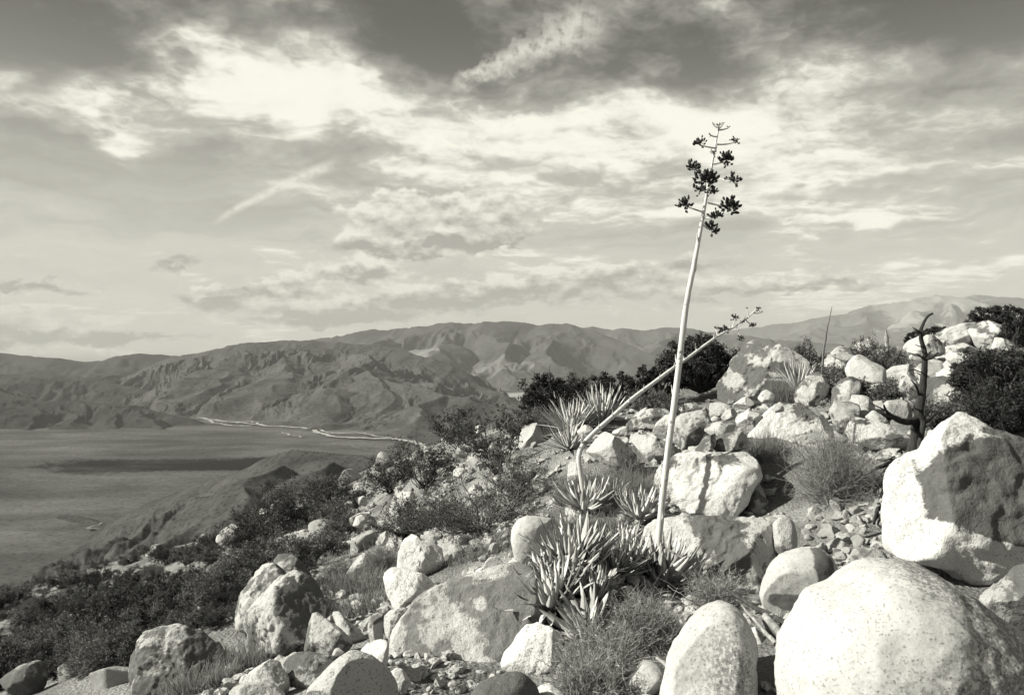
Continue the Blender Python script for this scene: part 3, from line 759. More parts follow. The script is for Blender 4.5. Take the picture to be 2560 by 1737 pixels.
 (K('L', [(905, 490), (970, 420), (1050, 408), (1092, 470), (1010, 505)]), 21.0, .9, .1, .2, .5, 4, 'rock', 'flat pale rock leftmost on the slope edge', {}),
 (K('L', [(1225, 440), (1260, 380), (1300, 348), (1360, 358), (1372, 415), (1300, 460), (1240, 480)]), 18.5, .9, .1, .15, .55, 4, 'rock', 'pale knobbly rock on the slope edge, left of the long white one', {}),
 (K('L', [(1368, 390), (1420, 330), (1490, 278), (1548, 290), (1562, 340), (1490, 395), (1400, 410)]), 17.0, .8, .1, .12, .56, 4, 'rock', 'long white rock on the slope edge', {}),
 (K('L', [(1730, 160), (1800, 123), (1842, 150), (1815, 225), (1745, 215)]), 14.8, .9, .1, .2, .55, 4, 'rock', 'white rock among the dark shrub tops on the slope edge', {}),
 (K('L', [(1690, 245), (1760, 235), (1765, 330), (1700, 350), (1640, 345), (1650, 310)]), 14.2, .9, .1, .2, .55, 4, 'rock', 'white rock under the shrub just below the slope edge', {}),
 (K('R', [(425, 720), (440, 650), (500, 600), (560, 540), (580, 480), (640, 410), (690, 350), (740, 335), (800, 348), (860, 390), (930, 430), (1000, 480), (1010, 560), (900, 640), (800, 720), (700, 780), (560, 800), (440, 770)]), 12.6, .6, .5, .52, .48, 6, 'boulder', 'big slanting lichen grey boulder on the ridge crest', dict(facets=4, patches=[('R', 610, 610, 30, 30, -.4), ('R', 860, 460, 40, 30, -.25), ('R', 800, 620, 50, 60, -.2)])),
 (K('R', [(945, 700), (960, 660), (1010, 600), (1060, 550), (1112, 533), (1142, 580), (1138, 680), (1090, 740), (990, 770), (948, 760)]), 10.4, .8, .2, .38, .52, 5, 'boulder', 'pointed wedge shaped boulder on the ridge, grey in its middle', dict(facets=4)),
 (K('R', [(1075, 530), (1130, 470), (1200, 410), (1250, 373), (1300, 368), (1345, 400), (1320, 480), (1200, 560), (1100, 580)]), 15.0, .7, .3, .4, .5, 4, 'boulder', 'sloping skyline boulder beside the bare thin stalk', {}),
 (K('R', [(1310, 390), (1400, 348), (1442, 370), (1420, 450), (1330, 450)]), 17.0, .8, .2, .2, .5, 4, 'rock', 'small pale skyline rock left of the cactus', {}),
 (K('R', [(1262, 545), (1280, 500), (1320, 460), (1370, 438), (1420, 490), (1500, 540), (1505, 620), (1400, 640), (1268, 600)]), 11.8, .8, .3, .15, .54, 4, 'boulder', 'pale boulder under the cactus on the ridge', {}),
 (K('R', [(1165, 750), (1180, 660), (1230, 600), (1290, 578), (1355, 590), (1345, 650), (1290, 720), (1285, 790), (1185, 800)]), 10.2, .8, .2, .4, .5, 4, 'boulder', 'rough grey boulder right of the pointed wedge boulder', {}),
 (K('R', [(1160, 790), (1200, 730), (1280, 718), (1330, 700), (1355, 750), (1310, 840), (1270, 900), (1200, 930), (1175, 870)]), 9.5, .8, .2, .35, .46, 4, 'boulder', 'grey boulder above the round twiggy bush', {}),
 (K('R', [(1280, 760), (1300, 690), (1380, 700), (1442, 740), (1430, 810), (1360, 840), (1310, 830)]), 9.8, .8, .2, .25, .5, 4, 'rock', 'squarish rock behind the snag, above the mottled boulder', {}),
 (K('R', [(1465, 770), (1500, 730), (1600, 723), (1655, 770), (1660, 840), (1600, 860), (1500, 810)]), 9.2, .8, .2, .05, .58, 4, 'boulder', 'white rounded boulder directly behind the snag trunk', dict(soft=1)),
 (K('R', [(1575, 650), (1600, 580), (1650, 558), (1675, 600), (1670, 710), (1600, 740)]), 10.0, .8, .2, .15, .54, 4, 'rock', 'upright pale rock touching the snag trunk', {}),
 (K('R', [(1735, 600), (1850, 578), (1965, 630), (1980, 730), (1900, 770), (1740, 750)]), 11.0, .8, .2, .42, .46, 5, 'boulder', 'grey boulder right of the snag trunk, before the dark juniper', {}),
 (K('R', [(1265, 930), (1310, 840), (1350, 823), (1420, 850), (1530, 880), (1600, 930), (1625, 980), (1570, 1030), (1400, 1020), (1300, 990)]), 8.4, .8, .3, .25, .55, 5, 'boulder', 'mottled white boulder left of the snag base', dict(facets=4)),
 (K('R', [(1370, 830), (1420, 788), (1480, 830), (1505, 870), (1440, 890)]), 8.8, .8, .2, .12, .54, 4, 'rock', 'small white rock on the mottled boulder left of the snag', {}),
 (K('R', [(1495, 560), (1550, 520), (1680, 500), (1705, 560), (1670, 610), (1520, 620)]), 12.0, .8, .3, .12, .54, 4, 'boulder', 'flat pale boulder behind the snag on the ridge', {}),
 (K('R', [(1610, 410), (1640, 370), (1720, 330), (1800, 328), (1860, 380), (1820, 460), (1700, 470), (1630, 440)]), 14.0, .8, .3, .15, .53, 5, 'boulder', 'pale outcrop block behind the top of the snag', {}),
 (K('R', [(1785, 350), (1880, 290), (1980, 258), (2070, 250), (2080, 330), (2000, 430), (1900, 470), (1790, 470)]), 17.5, .8, .4, .25, .52, 5, 'boulder', 'long pale outcrop on the skyline right of the snag', dict(facets=5)),
 (K('R', [(2020, 290), (2090, 240), (2180, 238), (2260, 280), (2290, 370), (2150, 430), (2050, 420)]), 17.0, .8, .4, .25, .52, 5, 'boulder', 'grey cracked outcrop at the end of the skyline ridge', dict(facets=5)),
 (K('R', [(1795, 470), (1870, 400), (1960, 378), (2035, 420), (1970, 495), (1850, 510)]), 15.0, .8, .3, .3, .5, 4, 'boulder', 'rounded boulder below the long pale outcrop', {}),
 (K('R', [(1970, 510), (2060, 460), (2135, 438), (2140, 500), (2000, 545)]), 14.0, .8, .3, .2, .52, 4, 'rock', 'flat slab of rock above the dark juniper', {}),
 (K('R', [(1890, 570), (1990, 520), (2115, 498), (2080, 580), (1950, 605)]), 13.0, .8, .3, .15, .54, 4, 'rock', 'pale slab of rock beside the dark juniper', {}),
 (K('R', [(1842, 510), (1870, 468), (1893, 520), (1885, 570), (1858, 560)]), 12.2, .8, .1, .1, .56, 4, 'rock', 'small upright white stone on the ridge right of the snag', {}),
 (K('F', [(375, 640), (420, 560), (520, 543), (612, 555), (645, 600), (580, 700), (440, 750), (378, 710)]), 10.5, .8, .3, .45, .5, 4, 'boulder', 'grey topped boulder behind the stalk, left of the dark bush', {}),
 (K('F', [(225, 700), (310, 620), (380, 560), (442, 523), (430, 620), (340, 720), (240, 740)]), 11.0, .8, .3, .3, .52, 4, 'rock', 'slanting rock edge below the fallen stalk', {}),
 (K('F', [(475, 770), (520, 680), (600, 610), (685, 578), (690, 720), (620, 820), (500, 820)]), 9.9, .8, .3, .3, .52, 4, 'boulder', 'pale boulder crossed by the tall stalk', {}),
 (K('F', [(645, 840), (680, 660), (760, 600), (880, 568), (960, 558), (1065, 590), (1100, 670), (1020, 760), (960, 830), (850, 910), (760, 935), (690, 880)]), 9.4, .7, .45, .50, .5, 5, 'boulder', 'faceted grey boulder right of the stalk with a pale vein', dict(facets=4)),
 (K('F', [(290, 840), (380, 790), (450, 758), (560, 830), (700, 900), (760, 950), (750, 1010), (560, 1050), (440, 1030), (350, 930)]), 9.0, .7, .4, .45, .5, 5, 'boulder', 'sloping grey slab crossed by the lower stalk', dict(facets=3)),
 (K('G', [(1310, 870), (1350, 760), (1430, 660), (1490, 638), (1580, 680), (1700, 760), (1840, 880), (1800, 950), (1500, 960), (1370, 900)]), 8.6, .75, .1, .2, .5, 5, 'boulder', 'triangular rock with a white left face and black shaded side', dict(facets=3, ridge=1)),
 (K('F', [(945, 750), (980, 690), (1100, 663), (1225, 670), (1275, 720), (1260, 780), (1080, 800), (970, 790)]), 9.0, .8, .2, .4, .46, 4, 'rock', 'flat grey rock lying above the cube shaped rock', {}),
 (K('F', [(1238, 655), (1260, 600), (1340, 568), (1440, 590), (1485, 650), (1475, 710), (1400, 765), (1320, 765), (1255, 710)]), 9.2, .85, .1, .12, .55, 5, 'rock', 'round pale boulder among the rubble in mid slope', {}),
 (K('F', [(1085, 650), (1150, 560), (1222, 538), (1255, 590), (1190, 670)]), 9.6, .8, .1, .3, .5, 4, 'rock', 'small mottled rock left of the round pale boulder', {}),
 (K('F', [(990, 580), (1010, 500), (1100, 488), (1192, 530), (1150, 600), (1060, 620)]), 10.8, .8, .2, .25, .52, 4, 'rock', 'pale rock at the foot of the slanting crest boulder', {}),
 (K('F', [(1200, 525), (1310, 440), (1380, 438), (1405, 500), (1320, 560)]), 10.9, .8, .2, .15, .54, 4, 'rock', 'white rock tucked under the slanting crest boulder', {}),
 (K('F', [(1435, 460), (1480, 390), (1540, 368), (1585, 430), (1560, 500), (1480, 505)]), 10.8, .8, .2, .1, .54, 4, 'rock', 'white rock below the dry grass tuft', {}),
 (K('F', [(1340, 850), (1420, 760), (1480, 680), (1600, 540), (1700, 498), (1900, 500), (2050, 510), (2125, 600), (2175, 720), (2150, 920), (1900, 990), (1600, 960), (1430, 910)]), 9.0, .65, .4, .12, .56, 6, 'boulder', 'wide white block behind the round twiggy bush', dict(facets=4, patches=[('F', 1950, 600, 130, 90, .2)])),
 (K('F', [(1565, 545), (1600, 500), (1665, 510), (1668, 575), (1600, 590)]), 8.7, .9, 0, .08, .56, 4, 'rock', 'knob of white rock on the wide white block', {}),
 (K('H', [(1855, 580), (1870, 480), (1910, 400), (1962, 368), (2015, 420), (2015, 530), (1985, 600), (1900, 620)]), 10.4, .8, .1, .12, .54, 4, 'boulder', 'fin shaped pale rock standing behind the shrubs', {}),
 (K('H', [(860, 800), (900, 745), (980, 718), (1045, 740), (1030, 810), (930, 840)]), 13.0, .8, .2, .12, .54, 4, 'rock', 'white rock at the slope edge below the spur', {}),
 (K('H', [(1030, 950), (1060, 860), (1120, 818), (1205, 825), (1200, 890), (1130, 950), (1060, 990)]), 11.5, .8, .2, .12, .54, 4, 'rock', 'white rock screened by thin shrub twigs', {}),
 (K('H', [(655, 1140), (680, 1060), (740, 1028), (785, 1080), (750, 1170)]), 11.0, .8, .1, .15, .54, 4, 'rock', 'pale pointed rock left among the scrub', {}),
 (K('H', [(805, 1160), (850, 1105), (970, 1088), (990, 1150), (910, 1215), (820, 1205)]), 10.5, .8, .2, .3, .48, 4, 'rock', 'grey flat rock among the scrub on the left slope', {}),
 (K('H', [(850, 1310), (910, 1220), (962, 1183), (990, 1240), (960, 1320)]), 8.9, .8, .2, .1, .55, 4, 'rock', 'white pointed stone above the small twiggy bush', {}),
 (K('H', [(590, 1580), (660, 1480), (730, 1400), (800, 1368), (825, 1430), (770, 1530), (690, 1600)]), 8.0, .8, .2, .08, .56, 4, 'rock', 'white slab of rock between two small twiggy bushes', {}),
 (K('G', [(1155, 1100), (1165, 960), (1200, 900), (1255, 895), (1285, 1000), (1280, 1110), (1200, 1160)]), 8.1, .8, .1, .08, .56, 4, 'rock', 'upright white rock behind the bent stalk', {}),
 (K('G', [(1240, 650), (1310, 588), (1372, 588), (1400, 640), (1360, 700), (1270, 695)]), 9.8, .8, .2, .1, .54, 4, 'rock', 'pale rock between the spiky agaves on the crest', {}),
 (K('C', [(775, 560), (800, 480), (880, 405), (910, 440), (870, 520), (800, 580)]), 6.0, .8, .1, .08, .58, 4, 'rock', 'white stone at the upper edge of the lichen slab', {}),
 (K('C', [(840, 520), (880, 450), (960, 370), (1060, 330), (1110, 400), (1060, 460), (950, 510)]), 6.3, .8, .2, .25, .52, 4, 'rock', 'mottled rock above the lichen slab', {}),
 (K('C', [(1060, 460), (1110, 390), (1180, 330), (1250, 390), (1260, 440), (1150, 480)]), 6.1, .8, .2, .05, .58, 4, 'rock', 'white stone under the rounded granite cube', {}),
 (K('C', [(330, 150), (400, 90), (470, 75), (560, 140), (540, 210), (420, 190)]), 8.2, .8, .2, .3, .5, 4, 'rock', 'mottled rock behind the cracked blocky boulder', {}),
]

# ------------------------------------------------------------------ plant footings (px, py, distance): the ground passes through them
FOOT = [(1650, 1482, 6.0), (1434, 1440, 5.75), (1577, 1400, 6.0), (1483, 1525, 5.35), (1380, 1545, 5.2), (1469, 1255, 7.5), (1604, 1290, 7.2), (1530, 1250, 7.6),
        (1430, 1062, 11.2), (1425, 1112, 10.2), (1505, 1045, 11.5), (2075, 1235, 7.2), (1600, 1650, 4.4), (2265, 1150, 7.6), (2100, 1330, 6.3), (2200, 1340, 6.0),
        (1400, 1045, 12.5), (1540, 1020, 12.6), (1680, 1008, 12.3), (2540, 1080, 10.5), (2480, 830, 17.5), (2300, 850, 17.0), (1060, 1150, 12.5), (1200, 1320, 8.2),
        (700, 1340, 13.0), (620, 1400, 12.0), (860, 1420, 8.2), (960, 1420, 8.0), (900, 1500, 7.0), (900, 1190, 15.5), (600, 1320, 21.0), (450, 1365, 24.0), (300, 1400, 26.0),
        (100, 1460, 24.0), (0, 1490, 23.0), (-200, 1560, 22.0), (200, 1560, 13.0), (400, 1500, 14.0), (500, 1440, 16.0), (100, 1650, 10.5), (-100, 1700, 11.0), (1850, 1020, 12.5), (2000, 905, 14.5),
        (300, 1540, 44.0), (-300, 1600, 40.0), (900, 1370, 36.0), (1400, 1220, 32.0), (1900, 1010, 31.0), (2400, 850, 32.0), (2800, 740, 32.0), (1150, 1300, 33.0)]
FOOT_XYZ = [np.array(q) for q in [(0, -4, -1.5), (6, 0, -.7), (-6, 0, -2.9), (12, 6, .1), (-9, 4, -4.2), (16, 12, 1.0), (0, 0, -1.62), (-16, 8, -7.5), (2.0, 2.2, -1.6), (-1.5, 2.5, -1.75), (.3, 3.3, -1.75), (26, 20, 3.0), (-28, 20, -14)]]

ctrl = [at(*q) for q in FOOT] + FOOT_XYZ
wts = [1.0] * len(ctrl)
for rk in ROCKS:
    pl, d = rk[0], rk[1]
    lo = pl[:, 1].max(); up_ = pl[:, 1].min()
    if lo < 1720:
        p = at(pl[:, 0].mean(), lo - 0.03 * (lo - up_), d)
        ctrl.append(p); wts.append(0.6)
ctrl = np.array(ctrl); wts = np.array(wts)
def _U(r2): return np.where(r2 > 0, r2 * np.log(r2 + 1e-12), 0)
_C = ctrl[:, :2]
_r2 = ((_C[:, None] - _C[None]) ** 2).sum(-1)
_n = len(ctrl)
_A = np.zeros((_n + 3, _n + 3)); _A[:_n, :_n] = _U(_r2) + np.diag(0.5 / wts)
_Pm = np.hstack([np.ones((_n, 1)), _C]); _A[:_n, _n:] = _Pm; _A[_n:, :_n] = _Pm.T
_w = np.linalg.solve(_A, np.concatenate([ctrl[:, 2], np.zeros(3)]))
def tps(x, y):
    x = np.asarray(x, float); y = np.asarray(y, float)
    r = np.full(x.shape, _w[_n]) + _w[_n + 1] * x + _w[_n + 2] * y
    for i in range(_n):
        r = r + _w[i] * _U((x - _C[i, 0]) ** 2 + (y - _C[i, 1]) ** 2)
    return r
GX = np.linspace(-46, 34, 330); GY = np.concatenate([np.arange(-5, 14, 0.12), np.geomspace(14.1, 62, 120)])
_gx, _gy = np.meshgrid(GX, GY, indexing='ij')
GZ = tps(_gx, _gy)
GZ -= 0.5 * np.maximum(0, _gy - 34) + 0.4 * np.maximum(0, -30 - _gx)      # falls away beyond the shoulder
GZ -= 0.09 * sstep(_gy, 7.0, 8.5) * (1 - sstep(_gy, 13, 17))
GZ += 0.05 * fbm(np.stack([_gx, _gy, _gx * 0], -1) * 1.1, 4, 0.5, 70) + 0.012 * fbm(np.stack([_gx, _gy, _gx * 0], -1) * 7, 3, 0.5, 71)
def ground(x, y):
    i = np.clip(np.interp(x, GX, np.arange(len(GX))), 0, len(GX) - 1.001)
    j = np.clip(np.interp(y, GY, np.arange(len(GY))), 0, len(GY) - 1.001)
    a, b = np.floor(i).astype(int), np.floor(j).astype(int)
    u, v = i - a, j - b
    return GZ[a, b] * (1 - u) * (1 - v) + GZ[a + 1, b] * u * (1 - v) + GZ[a, b + 1] * (1 - u) * v + GZ[a + 1, b + 1] * u * v
def on_ground(px, d):
    x = (px - HX) / F * d
    return np.array([x, d, float(ground(x, d))])
def ray_ground(px, py, d0=2.5, d1=40):
    """where the line of sight through (px,py) meets the hillside"""
    ds = np.geomspace(d0, d1, 500)
    x = (px - HX) / F * ds
    z = (HY - py) / F * ds
    g = ground(x, ds)
    k = np.nonzero(z < g)[0]
    if len(k) == 0:
        return None
    k = k[0]
    return np.array([x[k], ds[k], g[k]])

def soil_material():
    m, n, b = new_mat('hillside_soil')
    v = objco(n, False)
    f = n.noise(v, 1.3, 6.0, 0.6)
    g = n.voro(v, 38.0)
    h = n.noise(v, 60.0, 5.0, 0.65)
    col = n.mix(n.ss(f, 0.35, 0.65), 0.13, 0.30) * (0.55 + n.ss(g, 0.1, 0.6) * -0.12 + h * 0.85)
    n.put(b.inputs['Base Color'], n.grey(col))
    bump(n, b, h * 0.5 - g * 0.8 + n.noise(v, 6.0, 4.0, 0.6), 0.8, 0.03)
    return m
hs = obj('hillside', mesh_np('hillside', np.stack([_gx, _gy, GZ], -1).reshape(-1, 3), grid_faces(*_gx.shape)), soil_material())
struct(hs, 'structure', 'stony hillside falling away to the left')

# ------------------------------------------------------------------ boulder builder
def icosphere(sub):
    import bmesh
    bm = bmesh.new()
    bmesh.ops.create_icosphere(bm, subdivisions=sub, radius=1.0)
    v = np.array([q.co[:] for q in bm.verts]); f = np.array([[w.index for w in p.verts] for p in bm.faces])
    bm.free()
    return v / np.linalg.norm(v, axis=1)[:, None], f
ICO = {k: icosphere(k) for k in (2, 3, 4, 5, 6)}
NA = 180
def polar_outline(P2):
    """closed polygon (metres) about its centre -> radius per angle"""
    th = np.linspace(-math.pi, math.pi, NA, endpoint=False)
    r = np.zeros(NA)
    Q = np.vstack([P2, P2[:1]])
    for k, t in enumerate(th):
        c, s = math.cos(t), math.sin(t)
        best = 0
        for a, b in zip(Q[:-1], Q[1:]):
            d = b - a
            den = c * d[1] - s * d[0]
            if abs(den) < 1e-12: continue
            u = (a[0] * d[1] - a[1] * d[0]) / den
            w = (a[0] * s - a[1] * c) / den
            if u > 0 and -1e-6 <= w <= 1 + 1e-6: best = max(best, u)
        r[k] = best
    r[r == 0] = r[r > 0].mean()
    return th, r
def circ_smooth(r, s):
    k = np.arange(-int(3 * s) - 1, int(3 * s) + 2); g = np.exp(-k ** 2 / (2 * s * s)); g /= g.sum()
    e = np.concatenate([r, r, r]); return np.convolve(e, g, 'same')[NA:2 * NA]

M_rock = rock_material('granite')
def make_boulder(pl, d, hd, lean, varnish, pale, sub, name, label, opt, idx):
    g = np.random.default_rng(100 + idx)
    P2 = np.stack([(pl[:, 0] - HX) / F * d, (HY - pl[:, 1]) / F * d], 1)
    # area centroid
    x, z = P2[:, 0], P2[:, 1]; x1, z1 = np.roll(x, -1), np.roll(z, -1)
    cr = x * z1 - x1 * z; A = cr.sum() / 2
    C = np.array([((x + x1) * cr).sum() / (6 * A), ((z + z1) * cr).sum() / (6 * A)])
    th, r = polar_outline(P2 - C)
    r = r * opt.get('fit', 1.0)
    r = circ_smooth(r, 0.9 if not opt.get('soft') else 1.7)
    rs = circ_smooth(r, 16)
    V_, Fc = ICO[sub]
    size = r.mean()
    p = opt.get('p', 2.5)
    rho = np.hypot(V_[:, 0], V_[:, 2]); ny = V_[:, 1]
    k = (rho ** p + np.abs(ny) ** p) ** (1 / p)
    rho, ny = rho / k, ny / k
    t = np.arctan2(V_[:, 2], V_[:, 0])
    idx_f = (t + math.pi) / (2 * math.pi) * NA
    i0 = np.floor(idx_f).astype(int) % NA; u = idx_f - np.floor(idx_f)
    ra = r[i0] * (1 - u) + r[(i0 + 1) % NA] * u
    rb = rs[i0] * (1 - u) + rs[(i0 + 1) % NA] * u
    mixw = sstep(rho, 0.35, 0.95)
    rr = rho * (rb * (1 - mixw) + ra * mixw)
    D = hd * size
    v = np.stack([rr * np.cos(t), ny * D, rr * np.sin(t)], 1)
    # broken faces
    nf = opt.get('facets', 4) + (0 if opt.get('soft') or opt.get('planes') else 4)
    for q in range(nf):
        for _ in range(20):
            nrm = g.normal(size=3); nrm[1] = -abs(nrm[1]) * 0.9 - 0.25; nrm[2] += 0.25
            nrm /= np.linalg.norm(nrm)
            if nrm[1] < -0.35: break
        s = v @ nrm
        h = s.max() * g.uniform(0.56, 0.82)
        v = v - np.maximum(0, s - h)[:, None] * 0.96 * nrm
    for (ax_, ay_, az_, hh) in opt.get('planes', ()):
        nrm = np.array([ax_, ay_, az_]); nrm /= np.linalg.norm(nrm)
        s = v @ nrm; v = v - np.maximum(0, s - s.max() * hh)[:, None] * 0.97 * nrm
    if opt.get('ridge'):          # a sharp arris down the front, one side turned from the sun
        nrm = np.array([0.62, -0.75, 0.1]); nrm /= np.linalg.norm(nrm)
        s = v @ nrm; h = s.max() * 0.38
        v = v - np.maximum(0, s - h)[:, None] * 0.9 * nrm
    v[:, 1] += lean * v[:, 2] - opt.get('yaw', 0.0 if opt.get('soft') else 0.28) * v[:, 0]
    nrm = V_
    q = v / size
    rgh = opt.get('rough', 1.0) * (0.85 if opt.get('soft') else 1.0)
    edge = 1 - 0.55 * sstep(rho, 0.8, 1.0)
    disp = 0.035 * fbm(q * 1.3, 3, 0.5, idx) * edge + 0.022 * fbm(q * 4.2, 3, 0.55, idx + 5) + 0.010 * fbm(q * 13, 2, 0.5, idx + 9)
    disp -= 0.03 * sstep(ridged(q * 1.6, 2, 0.5, idx + 3), 0.50, 0.62) * edge * (0 if opt.get('soft') else 1)
    v = v + nrm * (disp * size * rgh)[:, None]
    me = mesh_np(name, v, Fc)
    m = M_rock
    if opt.get('patches') or opt.get('shade_flecks'):
        def loc_(items):
            pt = []
            for (c, ax, az_, rx, rz, amt) in items:
                q0 = cp(c, [(ax, az_)])[0]; sc = CROP[c][2]
                df = d - 0.7 * D
                pt.append(((q0[0] - HX) / F * df - C[0], (HY - q0[1]) / F * df - C[1], rx / sc / F * df, rz / sc / F * df, amt))
            return pt
        m = rock_material('granite_stain_shade', dark=opt.get('dark', .085), patches=loc_(opt.get('patches', ())), shade_flecks=loc_(opt.get('shade_flecks', ())))  # for stained boulders and those with shade painted into the colour
    o = obj(name, me, m, None, (C[0], d, C[1]))
    o['varnish'] = float(varnish) + (0.0 if opt.get('soft') else 0.12); o['pale'] = float(pale) * (0.88 if opt.get('soft') else 1.1)
    o['crack'] = 1.0 if 'crack' in label else 0.0
    tag(o, label, 'boulder' if name == 'boulder' else 'rock')
    return o
for i, rk in enumerate(ROCKS):
    make_boulder(*rk, i)

# loose stones: a few shapes, each stone its own object
STONES = []
for k in range(12):
    g = np.random.default_rng(300 + k)
    V_, Fc = ICO[4]
    v = V_ * np.array([1.0, g.uniform(.65, 1.0), g.uniform(.5, .95)])
    for q in range(11):
        nrm = g.normal(size=3); nrm /= np.linalg.norm(nrm)
        s = v @ nrm; v = v - np.maximum(0, s - s.max() * g.uniform(.52, .82))[:, None] * .97 * nrm
    v = v + V_ * (0.05 * fbm(v * 1.7, 3, .5, 400 + k) + 0.018 * fbm(v * 6, 3, .55, 430 + k))[:, None]
    STONES.append(mesh_np('stone', v, Fc))
    STONES[-1].materials.append(M_rock)
def stones(poly, n, smin, smax, label, group, pale=(.42, .68), varn=(-.05, .3), seed=1):
    g = np.random.default_rng(seed)
    lo, hi = poly.min(0), poly.max(0)
    made = 0
    def inside(p):
        c = False
        for a, b in zip(poly, np.roll(poly, -1, 0)):
            if (a[1] > p[1]) != (b[1] > p[1]) and p[0] < (b[0] - a[0]) * (p[1] - a[1]) / (b[1] - a[1]) + a[0]: c = not c
        return c
    for _ in range(n * 6):
        if made >= n: break
        q = g.uniform(lo, hi)
        if not inside(q): continue
        p = ray_ground(q[0], q[1])
        if p is None or p[1] > 32: continue
        s = smin * (smax / smin) ** (g.random() ** 1.9)
        o = obj('stone', STONES[int(g.integers(12))], None, None, p + np.array([0, 0, s * .12]))
        o.scale = (s, s, s); o.rotation_euler = (g.uniform(-.5, .5), g.uniform(-.5, .5), g.uniform(0, 6.28))
        o['crack'] = 0.0; o['varnish'] = float(g.uniform(*varn)); o['pale'] = float(g.uniform(*pale))
        tag(o, label, 'stone', group)
        made += 1
N_ = np.array
stones(N_([(1990, 1300), (2060, 1240), (2230, 1235), (2215, 1400), (2120, 1420), (1990, 1400)]), 55, .045, .13, 'small loose stone in the rubble below the dead snag', 'rubble below the dead snag', seed=11)
stones(N_([(1500, 1080), (1560, 1010), (1950, 990), (2000, 1080), (1980, 1160), (1700, 1130), (1520, 1150)]), 14, .06, .16, 'small pale stone scattered between the boulders of the middle slope', 'stones between the middle boulders', seed=12)
stones(N_([(930, 1180), (1180, 1080), (1350, 1080), (1340, 1290), (1220, 1400), (980, 1400), (860, 1330)]), 95, .08, .34, 'pale stone lying under the shrubs left of the agaves', 'stones under the shrubs', seed=13)
stones(N_([(560, 1290), (900, 1180), (930, 1400), (700, 1440), (560, 1400)]), 24, .14, .38, 'pale stone in the scrub of the left slope', 'stones in the left scrub', seed=14)
stones(N_([(1960, 930), (2100, 880), (2420, 860), (2380, 1000), (2150, 1080), (2000, 1060)]), 22, .10, .40, 'pale stone between the boulders of the right ridge', 'stones on the right ridge', seed=15)
stones(N_([(700, 1480), (1000, 1400), (1500, 1640), (2020, 1560), (2020, 1737), (700, 1737)]), 34, .06, .16, 'small stone in the gaps between the nearest boulders', 'stones between the nearest boulders', seed=16)
stones(N_([(20, 1480), (560, 1340), (600, 1480), (520, 1600), (300, 1737), (20, 1737)]), 16, .10, .34, 'dull stone half hidden in the dark scrub of the lower slope', 'stones on the lower slope', pale=(.25, .45), seed=17)
stones(N_([(1130, 1330), (1330, 1300), (1345, 1440), (1160, 1460)]), 24, .05, .17, 'small stone on the bare slope left of the largest agave', 'stones left of the largest agave', seed=19)
stones(N_([(1300, 1280), (1560, 1230), (1640, 1300), (1560, 1600), (1380, 1700), (1330, 1440)]), 10, .05, .11, 'small stone lying among the agave rosettes', 'stones among the agaves', seed=18)

# gravel too small to pick apart: one mass of little stones over the near slope
def rubble():
    g = np.random.default_rng(501)
    V_, Fc = ICO[2]
    n = 3600
    px_ = g.uniform(500, 2500, n * 3); d_ = g.uniform(3.2, 12.5, n * 3) 
    x_ = (px_ - HX) / F * d_
    keep = fbm(np.stack([x_, d_, x_ * 0], 1) * .9, 2, .5, 90) > -.05
    x_, d_ = x_[keep][:n], d_[keep][:n]; n = len(x_)
    z_ = ground(x_, d_)
    s = .012 * (4.5 ** (g.random(n) ** 1.5)) * (.7 + d_ / 12)
    ax = g.normal(size=(n, 3, 3)) * .22 + np.eye(3)
    v = np.einsum('nij,vj->nvi', ax, V_) * s[:, None, None] * np.array([1, 1, .7]) * (1 + .15 * g.normal(size=(n, len(V_), 1)))
    v += np.stack([x_, d_, z_ + s * .2], 1)[:, None, :]
    f = (Fc[None] + (np.arange(n) * len(V_))[:, None, None]).reshape(-1, 3)
    o = obj('rubble', mesh_np('rubble', v.reshape(-1, 3), f, False), M_rock)
    o['varnish'] = 0.2; o['pale'] = 0.5; o['crack'] = 0.0
    struct(o, 'stuff', 'fine pale gravel strewn between the boulders')
rubble()

# ------------------------------------------------------------------ plants
M_agave = None
def agave_material():
    m, n, b = new_mat('agave_leaf')
    v = objco(n, False)
    x, y, z = n.sep(v)
    i = n.new('ShaderNodeObjectInfo')
    r_ = S(n, i.outputs['Random'])
    mott = n.noise(n.vec(x * 40.0, y * 40.0, z * 3.0 + r_ * 50.0), 1.0, 4.0, 0.6)
    band = n.noise(n.vec(0.0, r_ * 30.0, z * 7.0), 1.0, 2.0, 0.5)
    col = (0.22 + r_ * 0.40) * (0.75 + mott * 0.5) * (0.85 + band * 0.3)
    col = n.mix(n.ss(z, 0.90, 0.97), col, 0.05)                  # dark tip spine
    n.put(b.inputs['Base Color'], n.grey(col))
    b.inputs['Roughness'].default_value = 0.45
    b.inputs['Specular IOR Level'].default_value = 0.4
    return m
M_agave = agave_material()
def stalk_material():
    m, n, b = new_mat('dry_stalk')
    v = objco(n)
    x, y, z = n.sep(v)
    g1 = n.noise(n.vec(x * 60.0, y * 60.0, z * 3.0), 1.0, 4.0, 0.6)
    scar = n.ss(n.noise(n.vec(x * 6.0, y * 6.0, z * 9.0), 1.0, 3.0, 0.6), 0.60, 0.68)
    col = (0.40 + g1 * 0.34) * (1.0 - scar * 0.65)
    n.put(b.inputs['Base Color'], n.grey(col))
    bump(n, b, g1 - scar * 0.8, 0.5, 0.01)
    return m
M_stalk = stalk_material()
M_pod = simple_mat('seed_pod', 0.018, 0.05, 40.0, 0.8)
M_char = simple_mat('charred_wood', 0.012, 0.05, 18.0, 0.85, 0.9, stretch=(1, 1, 0.15))
M_bark = simple_mat('grey_bark', 0.09, 0.22, 30.0, 0.9)
M_darkbark = simple_mat('dark_bark', 0.03, 0.08, 30.0, 0.9)
